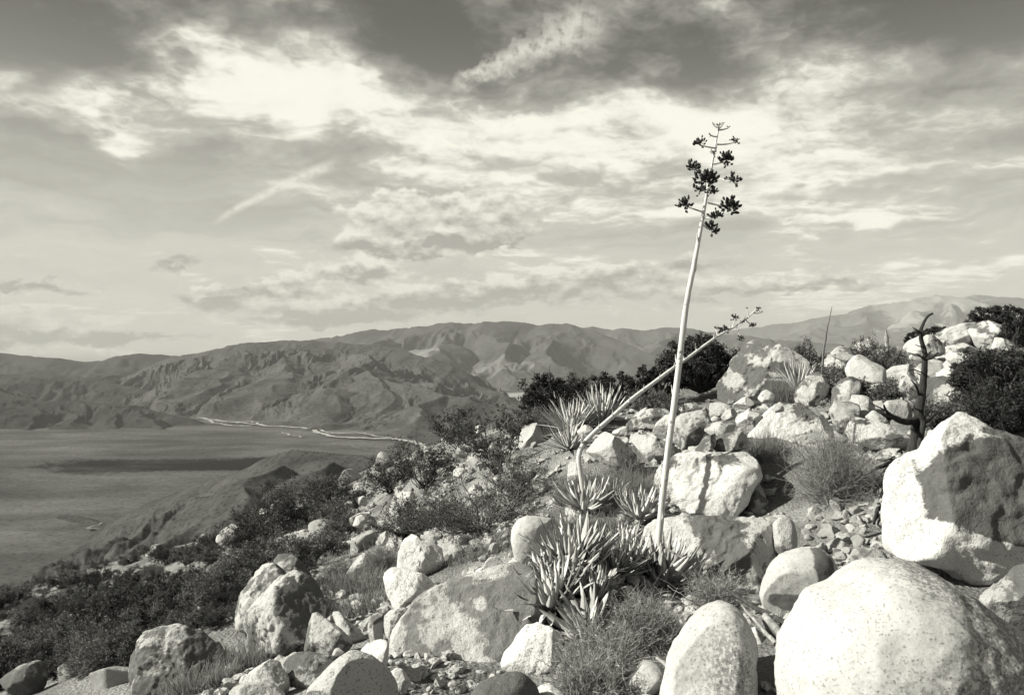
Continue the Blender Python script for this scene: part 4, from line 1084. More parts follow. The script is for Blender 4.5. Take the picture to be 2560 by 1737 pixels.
M_twig = leaf_mat('grey_twig', 0.14, 0.42, 0.0)
M_grass = leaf_mat('dry_grass', 0.14, 0.40, 0.2)
M_creo = leaf_mat('small_leaf', 0.03, 0.11, 0.2)
M_juni = leaf_mat('juniper_leaf', 0.018, 0.06, 0.1)
M_grey = leaf_mat('grey_leaf', 0.08, 0.20, 0.2)
M_wood = simple_mat('dead_wood', 0.16, 0.38, 16.0, 0.85, 0.5, stretch=(1, 1, 0.2))

def empty(name, loc):
    o = bpy.data.objects.new(name, None)
    o.empty_display_size = 0.1
    o.location = loc
    COL.objects.link(o)
    return o

def leaf_mesh(curve, wid, thick):
    K = 8
    z = np.linspace(0, 1, K)
    w = wid * np.interp(z, [0, .12, .35, .6, .8, .95, 1], [.85, .95, 1.0, .74, .40, .11, .0]) + 0.0015
    t = thick * np.interp(z, [0, .2, .6, 1], [1.3, 1.0, .55, .04])
    cx = -curve * z ** 2 + 0.35 * curve * z
    v = []
    for k in range(K):
        cup = w[k] * 0.34
        v += [(cx[k] - cup * .3, -w[k], z[k]), (cx[k] + cup * .55, 0, z[k]), (cx[k] - cup * .3, w[k], z[k]), (cx[k] + cup * .55 + t[k], 0, z[k])]
    v = np.array(v)
    idx = np.arange(K * 4).reshape(K, 4); nx = np.roll(idx, -1, 1)
    f = np.stack([idx[:-1].ravel(), nx[:-1].ravel(), nx[1:].ravel(), idx[1:].ravel()], 1)
    return mesh_np('leaf', v, f, True)
LEAVES = [leaf_mesh(c, w, t) for c, w, t in [(.20, .095, .035), (.30, .09, .035), (.10, .105, .04), (.40, .085, .03), (-.10, .09, .03)]]
THIN = [leaf_mesh(c, w, t) for c, w, t in [(.10, .05, .016), (.25, .045, .016), (-.12, .05, .016)]]
for m_ in LEAVES + THIN:
    m_.materials.append(M_agave)

def agave(loc, r, n, label, tilt=(0, 0), seed=0, thin=False, spread=(6, 84), bright=1.0):
    g = np.random.default_rng(900 + seed)
    o = empty('agave_plant', loc)
    tag(o, label, 'agave', 'agave rosettes')
    o.rotation_euler = (tilt[0], tilt[1], g.uniform(0, 6.28) * 0)
    lib = THIN if thin else LEAVES
    for k in range(n):
        u = (k + .5) / n                       # 0 = innermost
        ang = k * 2.39996 + g.uniform(-.2, .2)
        el = R(spread[0] + (spread[1] - spread[0]) * u ** .62) + g.uniform(-.1, .1)
        L = r * (0.72 + 0.42 * math.sin(min(1, u * 1.25) * math.pi * .75)) * g.uniform(.85, 1.12)
        lf = obj('leaf', lib[int(g.integers(len(lib)))], None, o)
        rad = 0.10 * r * u
        lf.location = (math.cos(ang) * rad, math.sin(ang) * rad, 0.02 * r)
        lf.rotation_euler = Matrix.Rotation(ang, 3, 'Z').to_4x4().to_3x3().__matmul__(Matrix.Rotation(el, 3, 'Y')).__matmul__(Matrix.Rotation(g.uniform(-.25, .25), 3, 'Z')).to_euler()
        lf.scale = (L, L * g.uniform(.85, 1.15), L)
    return o

def pods(c, rad, n, g, up=(0, 0, 1)):
    """an umbel of upright capsules on short stems"""
    mb = MB()
    base = c - np.array([0, 0, rad * .25])
    dirs = g.normal(size=(n, 3)); dirs[:, 2] = dirs[:, 2] * .8 + .25
    dirs /= np.linalg.norm(dirs, axis=1)[:, None]
    tips = base + dirs * rad * g.uniform(.35, 1.15, (n, 1)) * np.array([1.1, 1.1, 1.0])
    paths = base + (tips - base)[:, None, :] * np.linspace(0, 1, 3)[None, :, None]
    v, f = tubes(paths, np.full((n, 3), .0018), 3); mb.add(v, f)
    K = 5
    L = rad * g.uniform(.42, .62, n)
    d2 = dirs * .6 + np.array([0, 0, .5]); d2 /= np.linalg.norm(d2, axis=1)[:, None]
    pp_ = tips[:, None, :] + d2[:, None, :] * L[:, None, None] * np.linspace(-.3, .7, K)[None, :, None]
    rr_ = L[:, None] * .30 * np.array([.25, .9, 1.0, .75, .15])[None, :]
    v, f = tubes(pp_, rr_, 5); mb.add(v, f)
    return mb.mesh('seed_cluster')

def local_obj(name, mb_or_me, mat, parent, origin):
    """mesh given in world coordinates, stored about origin, parented to a thing whose empty stands at origin (no rotation)"""
    me = mb_or_me.mesh(name) if isinstance(mb_or_me, MB) else mb_or_me
    co = np.empty(len(me.vertices) * 3, np.float32); me.vertices.foreach_get('co', co)
    co = co.reshape(-1, 3) - np.asarray(origin, np.float32)
    me.vertices.foreach_set('co', co.ravel()); me.update()
    return obj(name, me, mat, parent)

# --- the flowering agave: rosette, tall stalk, branches with dark seed clusters
def stalk_part(root, origin, pts, radii, clusters, seed, nodes=True):
    g = np.random.default_rng(seed)
    path = resample(np.array(pts), 46)
    path += 0.006 * np.stack([fbm(path * 2.2, 2, .5, seed + k) for k in range(3)], 1) * np.array([1, 1, .2])
    rad = np.interp(np.linspace(0, 1, 46), np.linspace(0, 1, len(radii)), radii)
    rad *= 1 + .06 * fbm(path * 9, 2, .5, seed)
    mb = MB(); v, f = tubes(path[None], rad[None], 10); mb.add(v, f)
    # bracts clasping the stem
    for k in range(3, 44, 3):
        a = g.uniform(0, 6.28); o_ = np.array([math.cos(a), math.sin(a), 0])
        p0 = path[k] + o_ * rad[k] * .8
        q = np.array([p0, p0 + o_ * .008 + [0, 0, .03], p0 + o_ * .014 + [0, 0, .075]])
        v, f = tubes(q[None], np.array([[.008, .006, .001]]), 4); mb.add(v, f)
    st = local_obj('flower_stalk', mb, M_stalk, root, origin)
    for (att, cen, r, n) in clusters:
        att, cen = np.array(att), np.array(cen)
        mid = (att + cen) / 2 + np.array([0, 0, -.02 * np.linalg.norm(cen - att) / .2])
        end = cen - np.array([0, 0, r * .55])
        q = resample(np.array([att, mid, end]), 6)
        mb = MB(); v, f = tubes(q[None], np.linspace(.008, .004, 6)[None], 5); mb.add(v, f)
        local_obj('branch', mb, M_stalk, st, origin)
        local_obj('seed_cluster', pods(cen, r, n, g), M_pod, st, origin)
    return st

b0 = on_ground(1650, 6.0)
a3 = agave(b0, .38, 70, 'agave rosette with the tall flower stalk rising from it', seed=3, spread=(8, 78))
def T(x, y, d):
    q = cp('T', [(x, y)])[0]; return at(q[0], q[1], d)
SP = [(1650, 1482), (1643, 1421), (1648, 1322), (1659, 1212), (1675, 1090), (1691, 969), (1703, 859), (1714, 771), (1730, 683), (1752, 584), (1762, 518), (1774, 441), (1788, 363), (1797, 322), (1799, 306)]
pts = [b0] + [at(x, y, 6.0 + .012 * i) for i, (x, y) in enumerate(SP[1:])]
cl = []
for ax, ay, cx, cy, r, n, dd in [(925, 672, 852, 642, 30, 26, -.1), (930, 655, 1010, 635, 21, 18, .1), (918, 712, 912, 688, 15, 10, -.05), (915, 745, 970, 716, 38, 40, .05), (905, 778, 824, 750, 35, 34, .1),
                                 (912, 800, 1003, 812, 33, 26, -.12), (905, 820, 880, 800, 46, 60, -.2), (900, 850, 855, 852, 30, 26, -.15), (897, 870, 906, 862, 28, 22, -.18), (868, 962, 782, 915, 35, 36, 0.0),
                                 (888, 920, 988, 922, 43, 52, .05), (868, 990, 925, 970, 33, 26, -.1), (863, 1020, 905, 1026, 37, 34, .1), (932, 590, 936, 566, 12, 8, 0.0), (932, 580, 912, 562, 9, 6, 0.0),
                                 (934, 585, 958, 556, 9, 6, .05), (935, 590, 980, 576, 10, 7, .05), (930, 620, 900, 610, 10, 6, -.05)]:
    cl.append((T(ax, ay, 6.1), T(cx, cy, 6.1 + dd), r * .90 / 1.8125 / F * 6.1, int(n * 1.2)))
stalk_part(a3, b0, pts, [.027, .025, .025, .024, .023, .022, .019, .014, .009, .006], cl, 5)

# --- the other rosettes
def ag(px, d, r, n, label, dz=0.0, **k):
    p = on_ground(px, d); p[2] += dz
    return agave(p, r, n, label, **k)
ag(1434, 5.75, .37, 96, 'largest agave rosette, above the grey lichen slab', seed=1, dz=.05, tilt=(.25, -.1))
ag(1577, 6.0, .26, 64, 'dark agave rosette between the largest agave and the tall stalk', seed=2, dz=.02)
ag(1483, 5.35, .24, 52, 'upright agave rosette beside the fallen pale stick', seed=4, spread=(4, 55), dz=.02)
ag(1378, 5.2, .31, 64, 'agave rosette spilling left over the edge of the lichen slab', seed=5, tilt=(.2, -.35), dz=.10)
ag(1462, 4.9, .27, 56, 'agave rosette leaning left above the angular white rock', seed=6, tilt=(.3, -.6), dz=.04)
ag(1452, 4.65, .2, 16, 'lowest small agave rosette at the angular white rock', seed=7, tilt=(.2, -.9), dz=.02)
ag(1400, 5.5, .32, 50, 'agave rosette between the largest agave and the lichen slab', seed=21, dz=.05, tilt=(.2, -.15))
ag(1352, 5.5, .22, 50, 'small agave rosette hanging on the upper edge of the lichen slab', seed=23, dz=.09, tilt=(.1, -.4))
ag(1535, 5.75, .25, 56, 'agave rosette left of the tall stalk base', seed=24, dz=.02)
ag(1560, 6.6, .24, 50, 'agave rosette in front of the dark rosette by the block', seed=26, spread=(4, 62))
ag(1395, 6.2, .22, 44, 'small agave rosette beside the rounded granite cube', seed=27, dz=.02)
a8b = on_ground(1462, 7.5)
a8 = agave(a8b, .33, 66, 'pale agave rosette with the bent leaning stalk', seed=8, spread=(10, 80))
ag(1604, 7.2, .29, 60, 'dark agave rosette beside the flat fronted block', seed=9, spread=(5, 66))
ag(1535, 7.7, .25, 40, 'tangled half dry agave rosette behind the dark rosette', seed=10, thin=True, spread=(2, 60))
ag(1560, 7.45, .22, 26, 'small half dry agave rosette next to the dark rosette', seed=16, thin=True, spread=(2, 60))
ag(1430, 11.2, .50, 60, 'spiky pale agave clump on the crest', seed=11, thin=True, spread=(2, 75))
ag(1425, 10.2, .42, 50, 'spiky grey agave clump below the crest', seed=12, thin=True, spread=(2, 78))
ag(1505, 11.5, .55, 50, 'tall pointed agave clump before the dark junipers', seed=13, thin=True, spread=(1, 50))
ag(1995, 12.0, .45, 44, 'dry agave clump on the ridge above the pointed boulder', seed=14, thin=True, spread=(1, 40), dz=.2)
ag(1705, 5.9, .18, 20, 'small agave pup right of the tall stalk base', seed=17, thin=True, spread=(5, 70))
def Gp(x, y, d): q = cp('G', [(x, y)])[0]; return at(q[0], q[1], d)
def Rp(x, y, d): q = cp('R', [(x, y)])[0]; return at(q[0], q[1], d)
bent = [a8b, Gp(1288, 1100, 7.5), Gp(1266, 950, 7.5), Gp(1248, 850, 7.5), Gp(1262, 800, 7.5), Gp(1400, 650, 7.6), Gp(1560, 520, 7.7), Gp(1750, 345, 7.85), Gp(1900, 238, 7.95), Gp(2100, 85, 8.05), Rp(330, 440, 8.3), Rp(420, 372, 8.35), Rp(500, 322, 8.4), Rp(580, 281, 8.45), Rp(640, 240, 8.5), Rp(700, 188, 8.5), Rp(714, 165, 8.5)]
cl = [(Rp(a, b, 8.45), Rp(c, d_, 8.45 + e), r * .85 / 2.421 / F * 8.4, int(n * 1.5)) for a, b, c, d_, r, n, e in
      [(510, 318, 505, 296, 30, 30, 0), (470, 340, 460, 288, 15, 10, .05), (560, 290, 575, 222, 26, 20, 0), (585, 282, 610, 350, 22, 18, -.05), (640, 242, 680, 268, 24, 16, .05),
       (660, 225, 646, 168, 8, 6, 0), (700, 190, 716, 172, 20, 12, 0), (690, 200, 738, 192, 9, 6, .05), (600, 275, 620, 250, 14, 10, -.1)]]
stalk_part(a8, a8b, bent, [.024, .024, .023, .021, .019, .017, .014, .010, .006], cl, 9)

# --- thin bare stalk and cactus on the ridge
def single_tube(name, label, cat, pts, radii, mat, sides=7, k=24, wob=.0, seed=0):
    p = resample(np.array(pts), k)
    if wob:
        p = p + wob * np.stack([fbm(p * 3, 3, .5, seed + q) for q in range(3)], 1)
    r = np.interp(np.linspace(0, 1, k), np.linspace(0, 1, len(radii)), radii)
    v, f = tubes(p[None], r[None], sides)
    o = p[0].copy()
    ob = obj(name, mesh_np(name, v - o, f), mat, None, o)
    return tag(ob, label, cat)
q = on_ground(2054, 13.5)
single_tube('bare_stalk', 'thin bare grey stalk standing on the skyline ridge', 'stalk', [q, Rp(1105, 410, 13.5), Rp(1130, 300, 13.5), Rp(1150, 220, 13.5), Rp(1161, 155, 13.5)], [.022, .02, .015, .012, .004], M_bark, seed=2, wob=.02)
cb = Rp(1500, 560, 12.9)
co_ = empty('cholla_cactus', cb); tag(co_, 'pale spiny cactus with stubby arms on the ridge', 'cactus')
M_cact = simple_mat('cactus_skin', 0.22, 0.5, 30.0, 0.9, 0.8)
def cactus_arm(name, pts, rad):
    g = np.random.default_rng(5)
    p = resample(np.array(pts), 14)
    r = rad * np.interp(np.linspace(0, 1, 14), [0, .1, .85, 1], [.7, 1, .95, .3]) * (1 + .12 * np.sin(np.arange(14) * 1.9))
    mb = MB(); v, f = tubes(p[None], r[None], 8); mb.add(v, f)
    n = 240; i = g.integers(0, 14, n); dirs = g.normal(size=(n, 3)); dirs /= np.linalg.norm(dirs, axis=1)[:, None]
    s0 = p[i] + dirs * r[i][:, None] * .8; s1 = s0 + dirs * .045
    v, f = tubes(np.stack([s0, s1], 1), np.tile([[.0022, .0006]], (n, 1)), 3); mb.add(v, f)
    local_obj(name, mb, M_cact, co_, cb)
cactus_arm('trunk', [cb, Rp(1498, 440, 12.9), Rp(1494, 380, 12.9), Rp(1489, 308, 12.9)], .034)
for a in ([(1500, 450), (1530, 430), (1540, 410)], [(1500, 470), (1460, 450), (1440, 425)], [(1500, 500), (1560, 480), (1580, 450)], [(1500, 510), (1450, 500), (1420, 490)]):
    cactus_arm('arm', [Rp(x, y, 12.9) for x, y in a], .032)

# --- dead snag: trunk, limbs, roots
sb = on_ground(2268, 7.5)
sn = empty('dead_snag', sb); tag(sn, 'black charred dead tree trunk with a hooked top', 'dead tree')
def limb(name, pts, r0, r1, k=18, sides=8, d=7.5, wob=.008, dd=0.0):
    p = resample(np.array([Rp(x, y, d + dd * i / max(1, len(pts) - 1)) for i, (x, y) in enumerate(pts)]), k)
    r = np.linspace(r0, r1, k)
    p = p + wob * np.stack([fbm(p * 5, 3, .55, 31 + q) for q in range(3)], 1) * (r[:, None] / max(r0, r1))
    mb = MB(); v, f = tubes(p[None], r[None], sides)
    rr_ = fbm(v * np.array([55, 55, 3]), 3, .6, 77)
    ctr = np.repeat(p, sides, 0)
    v = ctr + (v - ctr) * (1 + .20 * rr_)[:, None]
    mb.add(v, f)
    return local_obj(name, mb, M_char, sn, sb)
limb('trunk', [(1772, 202), (1746, 206), (1716, 260), (1697, 312), (1700, 360), (1724, 440), (1726, 500), (1716, 600), (1702, 700), (1692, 780), (1680, 860), (1670, 940), (1655, 1030), (1625, 1090)], .009, .058, 48, 14)
for a, r0, r1, dd in [([(1700, 315), (1672, 300), (1648, 284)], .016, .003, -.1), ([(1712, 340), (1740, 320), (1758, 288)], .012, .003, .1), ([(1726, 478), (1770, 468), (1806, 436)], .028, .006, -.1), ([(1724, 482), (1700, 465), (1676, 446)], .02, .004, -.1),
                      ([(1712, 400), (1690, 402), (1664, 388)], .010, .002, -.1), ([(1690, 850), (1610, 862), (1530, 832), (1486, 795), (1474, 755)], .05, .012, -.3), ([(1690, 880), (1760, 840), (1815, 778)], .03, .006, .3), ([(1478, 790), (1440, 770), (1380, 735)], .010, .003, -.2),
                      ([(1715, 560), (1660, 540), (1625, 545), (1618, 570)], .008, .003, -.3), ([(1690, 700), (1672, 640), (1640, 600)], .018, .006, -.2), ([(1680, 780), (1720, 860), (1700, 960), (1690, 1030)], .04, .03, -.2)]:
    limb('branch', a, r0 * .8, r1 * .7, 14, 7, dd=dd)
for a, r0, r1, dd in [([(1640, 1060), (1560, 1110), (1510, 1200), (1460, 1320), (1430, 1420), (1415, 1470)], .06, .012, -1.3), ([(1620, 1080), (1540, 1180), (1490, 1290), (1470, 1400), (1440, 1470)], .045, .010, -1.4), ([(1600, 1085), (1500, 1110), (1420, 1145), (1330, 1215)], .035, .008, -.7),
                      ([(1590, 1100), (1540, 1260), (1510, 1340), (1500, 1400)], .03, .006, -1.0), ([(1560, 1080), (1525, 1085), (1500, 1075)], .02, .003, -.2), ([(1470, 1340), (1380, 1390), (1300, 1400), (1220, 1440)], .02, .004, -.4), ([(1480, 1250), (1440, 1200), (1420, 1190)], .012, .003, -.3)]:
    limb('root', a, r0 * .8, r1 * .8, 16, 7, dd=dd)

gk = np.random.default_rng(61)
TR = [(1697, 312), (1700, 360), (1724, 440), (1726, 500), (1716, 600), (1702, 700), (1692, 780), (1680, 860), (1670, 940)]
for k in range(16):                     # broken stubs and dead twigs
    i = int(gk.integers(0, len(TR) - 1)); t_ = gk.random()
    x0 = TR[i][0] * (1 - t_) + TR[i + 1][0] * t_; y0 = TR[i][1] * (1 - t_) + TR[i + 1][1] * t_
    sx = gk.choice([-1, 1]); L_ = gk.uniform(18, 70)
    limb('twig', [(x0, y0), (x0 + sx * L_ * .6, y0 - L_ * gk.uniform(-.1, .35)), (x0 + sx * L_ * .9, y0 - L_ * gk.uniform(.1, .8))], gk.uniform(.005, .012), .0015, 8, 5, dd=gk.uniform(-.25, .25))
for k in range(9):
    x0, y0 = gk.uniform(1480, 1640), gk.uniform(1060, 1250)
    limb('twig', [(x0, y0), (x0 - gk.uniform(20, 60), y0 + gk.uniform(10, 60)), (x0 - gk.uniform(50, 130), y0 + gk.uniform(20, 120))], .008, .002, 8, 5, d=7.1, dd=-.4)

# --- fallen sticks
def Bp(x, y, d): q = cp('B', [(x, y)])[0]; return at(q[0], q[1], d)
def Cp(x, y, d): q = cp('C', [(x, y)])[0]; return at(q[0], q[1], d)
single_tube('fallen_stalk', 'dark broken stalk lying between the egg shaped boulder and the tall boulder', 'stalk', [Bp(1230, 620, 5.0), Bp(1500, 800, 4.7), Bp(1830, 960, 4.2)], [.012, .017, .018], M_darkbark, wob=.01)
single_tube('fallen_stalk', 'grey bark strip lying against the huge white dome', 'stalk', [Bp(1360, 770, 4.6), Bp(1560, 980, 4.2), Bp(1725, 1165, 3.8)], [.006, .011, .014], M_wood, wob=.008, seed=4)
single_tube('fallen_stalk', 'short pale broken stalk under the egg shaped boulder', 'stalk', [Bp(1580, 860, 4.35), Bp(1680, 980, 4.1), Bp(1770, 1090, 3.9)], [.02, .022, .02], M_wood, wob=.006, seed=5)
single_tube('fallen_stalk', 'pale straight stick lying among the agave rosettes', 'stalk', [Cp(1620, 640, 5.3), Cp(1800, 750, 5.05), Cp(1990, 900, 4.8)], [.012, .012, .009], M_stalk, wob=.006, seed=6)
single_tube('fallen_stalk', 'pale stick poking out left of the tall rounded boulder', 'stalk', [Bp(590, 1240, 4.1), Bp(650, 1280, 4.0), Bp(720, 1340, 3.85)], [.008, .011, .011], M_wood, wob=.004, seed=7)
single_tube('fallen_stalk', 'thin brown stick leaning on the broad lichen slab', 'stalk', [Bp(640, 225, 6.0), Bp(760, 290, 5.85), Bp(880, 365, 5.75)], [.008, .009, .008], M_bark, wob=.004, seed=8)

# --- shrubs
def rand_dirs(g, n, zmin=-.1):
    d = g.normal(size=(n * 3, 3)); d /= np.linalg.norm(d, axis=1)[:, None]
    return d[d[:, 2] > zmin][:n]
def quads(c, size, g, elong=1.6):
    n = len(c)
    a = g.normal(size=(n, 3)); a /= np.linalg.norm(a, axis=1)[:, None]
    b = np.cross(a, g.normal(size=(n, 3))); b /= np.linalg.norm(b, axis=1)[:, None] + 1e-9
    s = size * g.uniform(.6, 1.3, (n, 1))
    v = np.stack([c - a * s * elong, c + b * s * .6, c + a * s * elong, c - b * s * .6], 1).reshape(-1, 3)
    return v, np.arange(n * 4).reshape(n, 4)
def stems_to(g, base, tips, k=6, bend=.25):
    n = len(tips)
    base = np.broadcast_to(np.asarray(base, float).reshape(-1, 3), (n, 3))
    t = np.linspace(0, 1, k)
    L = np.linalg.norm(tips - base, axis=1)[:, None, None]
    p = base[:, None, :] + (tips - base)[:, None, :] * t[None, :, None]
    sag = np.sin(t * math.pi)[None, :, None]
    off = g.normal(size=(n, 1, 3)) * np.array([.5, .5, .25])
    p = p + sag * off * L * bend
    p[:, 1:] += g.normal(size=(n, k - 1, 3)) * L * .025
    return p

def leafy_shrub(loc, w, h, label, seed, group=None, n1=26, n2=9, n3=6, leaf=.011, mat=None, sm=None, dens=4, name='shrub', cat='shrub', upright=0.5, r0=.009):
    """open desert shrub: wiry stems from one foot, leaf clumps towards their ends"""
    g = np.random.default_rng(2000 + seed)
    loc = np.array(loc)
    root = empty(name, loc); tag(root, label, cat, group)
    d = rand_dirs(g, n1, .12)
    d[:, 2] = d[:, 2] * (1 - upright) + upright * (.5 + .5 * np.abs(d[:, 2]))
    tips = d * np.array([w / 2, w / 2, h]) * g.uniform(.65, 1.05, (len(d), 1))
    s1 = stems_to(g, g.normal(size=(len(d), 3)) * .02, tips, 8, .16)
    r1 = np.linspace(r0, r0 * .3, 8)[None] * g.uniform(.6, 1.2, (len(d), 1))
    mb = MB(); v, f = tubes(s1, r1, 4); mb.add(v, f)
    bi = g.integers(0, len(d), len(d) * n2); bk = g.integers(3, 8, len(bi))
    b0_ = s1[bi, bk]
    dir2 = g.normal(size=(len(bi), 3)) * .6 + d[bi] * .9 + np.array([0, 0, .25]); dir2 /= np.linalg.norm(dir2, axis=1)[:, None]
    L2 = h * g.uniform(.14, .34, (len(bi), 1))
    s2 = stems_to(g, b0_[:, None, :], b0_ + dir2 * L2, 5, .12)
    v, f = tubes(s2, np.linspace(r0 * .35, r0 * .14, 5)[None] * np.ones((len(bi), 1)), 3); mb.add(v, f)
    ci = g.integers(0, len(bi), len(bi) * n3 // 2); ck = g.integers(2, 5, len(ci))
    c0_ = s2[ci, ck]
    dir3 = g.normal(size=(len(ci), 3)) * .7 + dir2[ci]; dir3 /= np.linalg.norm(dir3, axis=1)[:, None]
    s3 = stems_to(g, c0_[:, None, :], c0_ + dir3 * h * g.uniform(.05, .13, (len(ci), 1)), 3, .1)
    v, f = tubes(s3, np.linspace(r0 * .16, r0 * .08, 3)[None] * np.ones((len(ci), 1)), 3); mb.add(v, f)
    obj('stems', mb.mesh('stems'), sm or M_darkbark, root)
    li = g.integers(0, len(ci), len(ci) * dens); t = g.uniform(.3, 1.05, (len(li), 1))
    c = s3[li, 0] * (1 - t) + s3[li, 2] * t + g.normal(size=(len(li), 3)) * leaf * 1.6
    c = c[c[:, 2] > -.02]
    v, f = quads(c, leaf, g)
    obj('foliage', mesh_np('foliage', v, f, False), mat or M_creo, root)
    return root

def dense_bush(loc, w, dpt, h, label, seed, clumps=150, per=70, leaf=.016, mat=None, group=None, spikes=0, name='juniper_bush', cat='bush', lift=.12):
    """close dark crown made of many small clumps on a branching trunk"""
    g = np.random.default_rng(3000 + seed)
    loc = np.array(loc)
    root = empty(name, loc); tag(root, label, cat, group)
    d = g.normal(size=(clumps, 3)); d /= np.linalg.norm(d, axis=1)[:, None]
    rad = g.uniform(.35, 1.0, (clumps, 1)) ** .5
    lump = 1 + .35 * fbm(d * 1.7, 2, .5, seed)[:, None]
    c = d * rad * lump * np.array([w / 2, dpt / 2, h / 2]) + np.array([0, 0, h * (.5 + lift * .3)])
    c = c[c[:, 2] > h * lift * .4]
    s1 = stems_to(g, np.zeros(3), c, 7, .12)
    mb = MB(); v, f = tubes(s1, np.linspace(.022, .004, 7)[None] * np.ones((len(c), 1)), 4); mb.add(v, f)
    if spikes:
        i = g.integers(0, len(c), spikes)
        up_ = c[i] + np.stack([g.normal(size=spikes) * .05, g.normal(size=spikes) * .05, g.uniform(.2, .5, spikes) * h * .6], 1)
        s2 = stems_to(g, c[i][:, None, :], up_, 5, .1)
        v, f = tubes(s2, np.linspace(.007, .002, 5)[None] * np.ones((spikes, 1)), 3); mb.add(v, f)
    obj('branches', mb.mesh('branches'), M_darkbark, root)
    cr_ = g.uniform(.5, 1.2, (len(c), 1)) * (w + h) / 2 * .10
    n = len(c) * per
    ii = np.repeat(np.arange(len(c)), per)
    e = g.normal(size=(n, 3)); e /= np.linalg.norm(e, axis=1)[:, None]
    q = c[ii] + e * cr_[ii] * g.uniform(.3, 1.1, (n, 1)) * np.array([1, 1, .8])
    q = q[q[:, 2] > 0]
    v, f = quads(q, leaf, g, 1.9)
    obj('foliage', mesh_np('foliage', v, f, False), mat or M_juni, root)
    return root

def twig_bush(loc, w, h, label, seed, n=700, group=None, thick=.0018, mat=None, name='twiggy_bush', wild=30):
    """ball of fine leafless twigs"""
    g = np.random.default_rng(4000 + seed)
    loc = np.array(loc)
    root = empty(name, loc); tag(root, label, 'bush', group)
    d = rand_dirs(g, n // 4, .02)
    tips = d * np.array([w / 2, w / 2, h]) * g.uniform(.45, 1.0, (len(d), 1))
    s1 = stems_to(g, np.zeros(3), tips, 7, .18)
    mb = MB(); v, f = tubes(s1, np.linspace(thick * 1.6, thick * .7, 7)[None] * np.ones((len(d), 1)), 3); mb.add(v, f)
    i = g.integers(0, len(d), n * 3); k = g.integers(2, 7, len(i))
    st = s1[i, k]
    dr = g.normal(size=(len(i), 3)) * .9 + d[i] * .7 + np.array([0, 0, .3]); dr /= np.linalg.norm(dr, axis=1)[:, None]
    en = st + dr * h * g.uniform(.08, .30, (len(i), 1))
    q = en / np.array([w / 2, w / 2, h]); nn = np.linalg.norm(q, axis=1, keepdims=True)
    en = np.where(nn > 1.08, en / nn * 1.08, en)
    en[:, 2] = np.maximum(en[:, 2], .01)
    s2 = stems_to(g, st[:, None, :], en, 4, .2)
    v, f = tubes(s2, np.linspace(thick * .75, thick * .4, 4)[None] * np.ones((len(i), 1)), 3); mb.add(v, f)
    if wild:
        dw = rand_dirs(g, wild, .05)
        s3 = stems_to(g, np.zeros(3), dw * np.array([w / 2, w / 2, h]) * g.uniform(1.15, 1.45, (len(dw), 1)), 7, .15)
        v, f = tubes(s3, np.linspace(thick * 1.5, thick * .6, 7)[None] * np.ones((len(dw), 1)), 3); mb.add(v, f)
    obj('twigs', mb.mesh('twigs'), mat or M_twig, root)
    # dead grey leaves caught in the ball
    j = g.integers(0, len(i), n)
    c = s2[j, g.integers(1, 4, len(j))] + g.normal(size=(len(j), 3)) * .006
    v, f = quads(c, thick * 2.2, g, 2.2)
    obj('foliage', mesh_np('foliage', v, f, False), mat or M_twig, root)
    return root

def grass_clump(loc, w, h, label, seed, n=500, group=None, mat=None):
    g = np.random.default_rng(5000 + seed)
    loc = np.array(loc)
    a = g.uniform(0, 6.28, n); r = np.sqrt(g.random(n)) * w / 2
    base = np.stack([np.cos(a) * r, np.sin(a) * r * .6, r * 0], 1)
    base[:, 2] = ground(loc[0] + base[:, 0], loc[1] + base[:, 1]) - loc[2]
    lean = np.stack([np.cos(a) * g.uniform(0, .6, n), np.sin(a) * g.uniform(0, .6, n), np.ones(n)], 1) + g.normal(size=(n, 3)) * .22
    tips = base + lean * h * g.uniform(.45, 1.05, (n, 1))
    s = stems_to(g, base[:, None, :], tips, 5, .14)
    v, f = tubes(s, np.linspace(.0030, .0008, 5)[None] * g.uniform(.7, 1.4, (n, 1)), 3)
    o = obj('grass_clump', mesh_np('grass_clump', v, f), mat or M_grass, None, loc)
    return tag(o, label, 'grass', group)

og = on_ground
# dark junipers
def near(px, d, dz=0):
    p = og(px, d); p[2] += dz; return p
dense_bush(near(1395, 12.8), 1.25, 1.0, .74, 'dark juniper bush left of the agave stalk on the crest', 1, spikes=26)
dense_bush(near(1335, 13.2), .6, .6, .36, 'low dark juniper at the left end of the crest', 2, clumps=70, spikes=14)
dense_bush(near(1540, 13.0), .8, .8, .66, 'dark rounded juniper between the crest agaves and the tall stalk', 3, clumps=90, spikes=8)
dense_bush(near(1640, 13.6), .7, .7, .6, 'dark juniper directly behind the tall stalk', 4, clumps=90)
dense_bush(near(1750, 13.8, .1), 1.35, 1.1, .92, 'tall dark juniper beside the slanting crest boulder', 5, clumps=190)
dense_bush(near(2530, 10.6), 1.25, 1.2, 1.15, 'big dark juniper at the right edge behind the stained boulder', 6, clumps=260, per=80, leaf=.014)
dense_bush(near(2460, 11.6), .9, .9, .62, 'spreading dark juniper beside the big one at the right edge', 7, clumps=160)
dense_bush(near(2540, 16.5), .62, .6, .85, 'narrow dark skyline juniper in the upper right corner of the ridge', 8, clumps=90)
dense_bush(near(2470, 18.0), .95, .8, .5, 'low dark juniper on the skyline above the cracked outcrop', 9, clumps=100)
dense_bush(near(2350, 18.3), .9, .8, .38, 'small dark bush on the skyline above the long pale outcrop', 10, clumps=70)
dense_bush(near(2290, 17.6), .5, .5, .32, 'tiny dark bush on the skyline near the hooked snag top', 11, clumps=50)
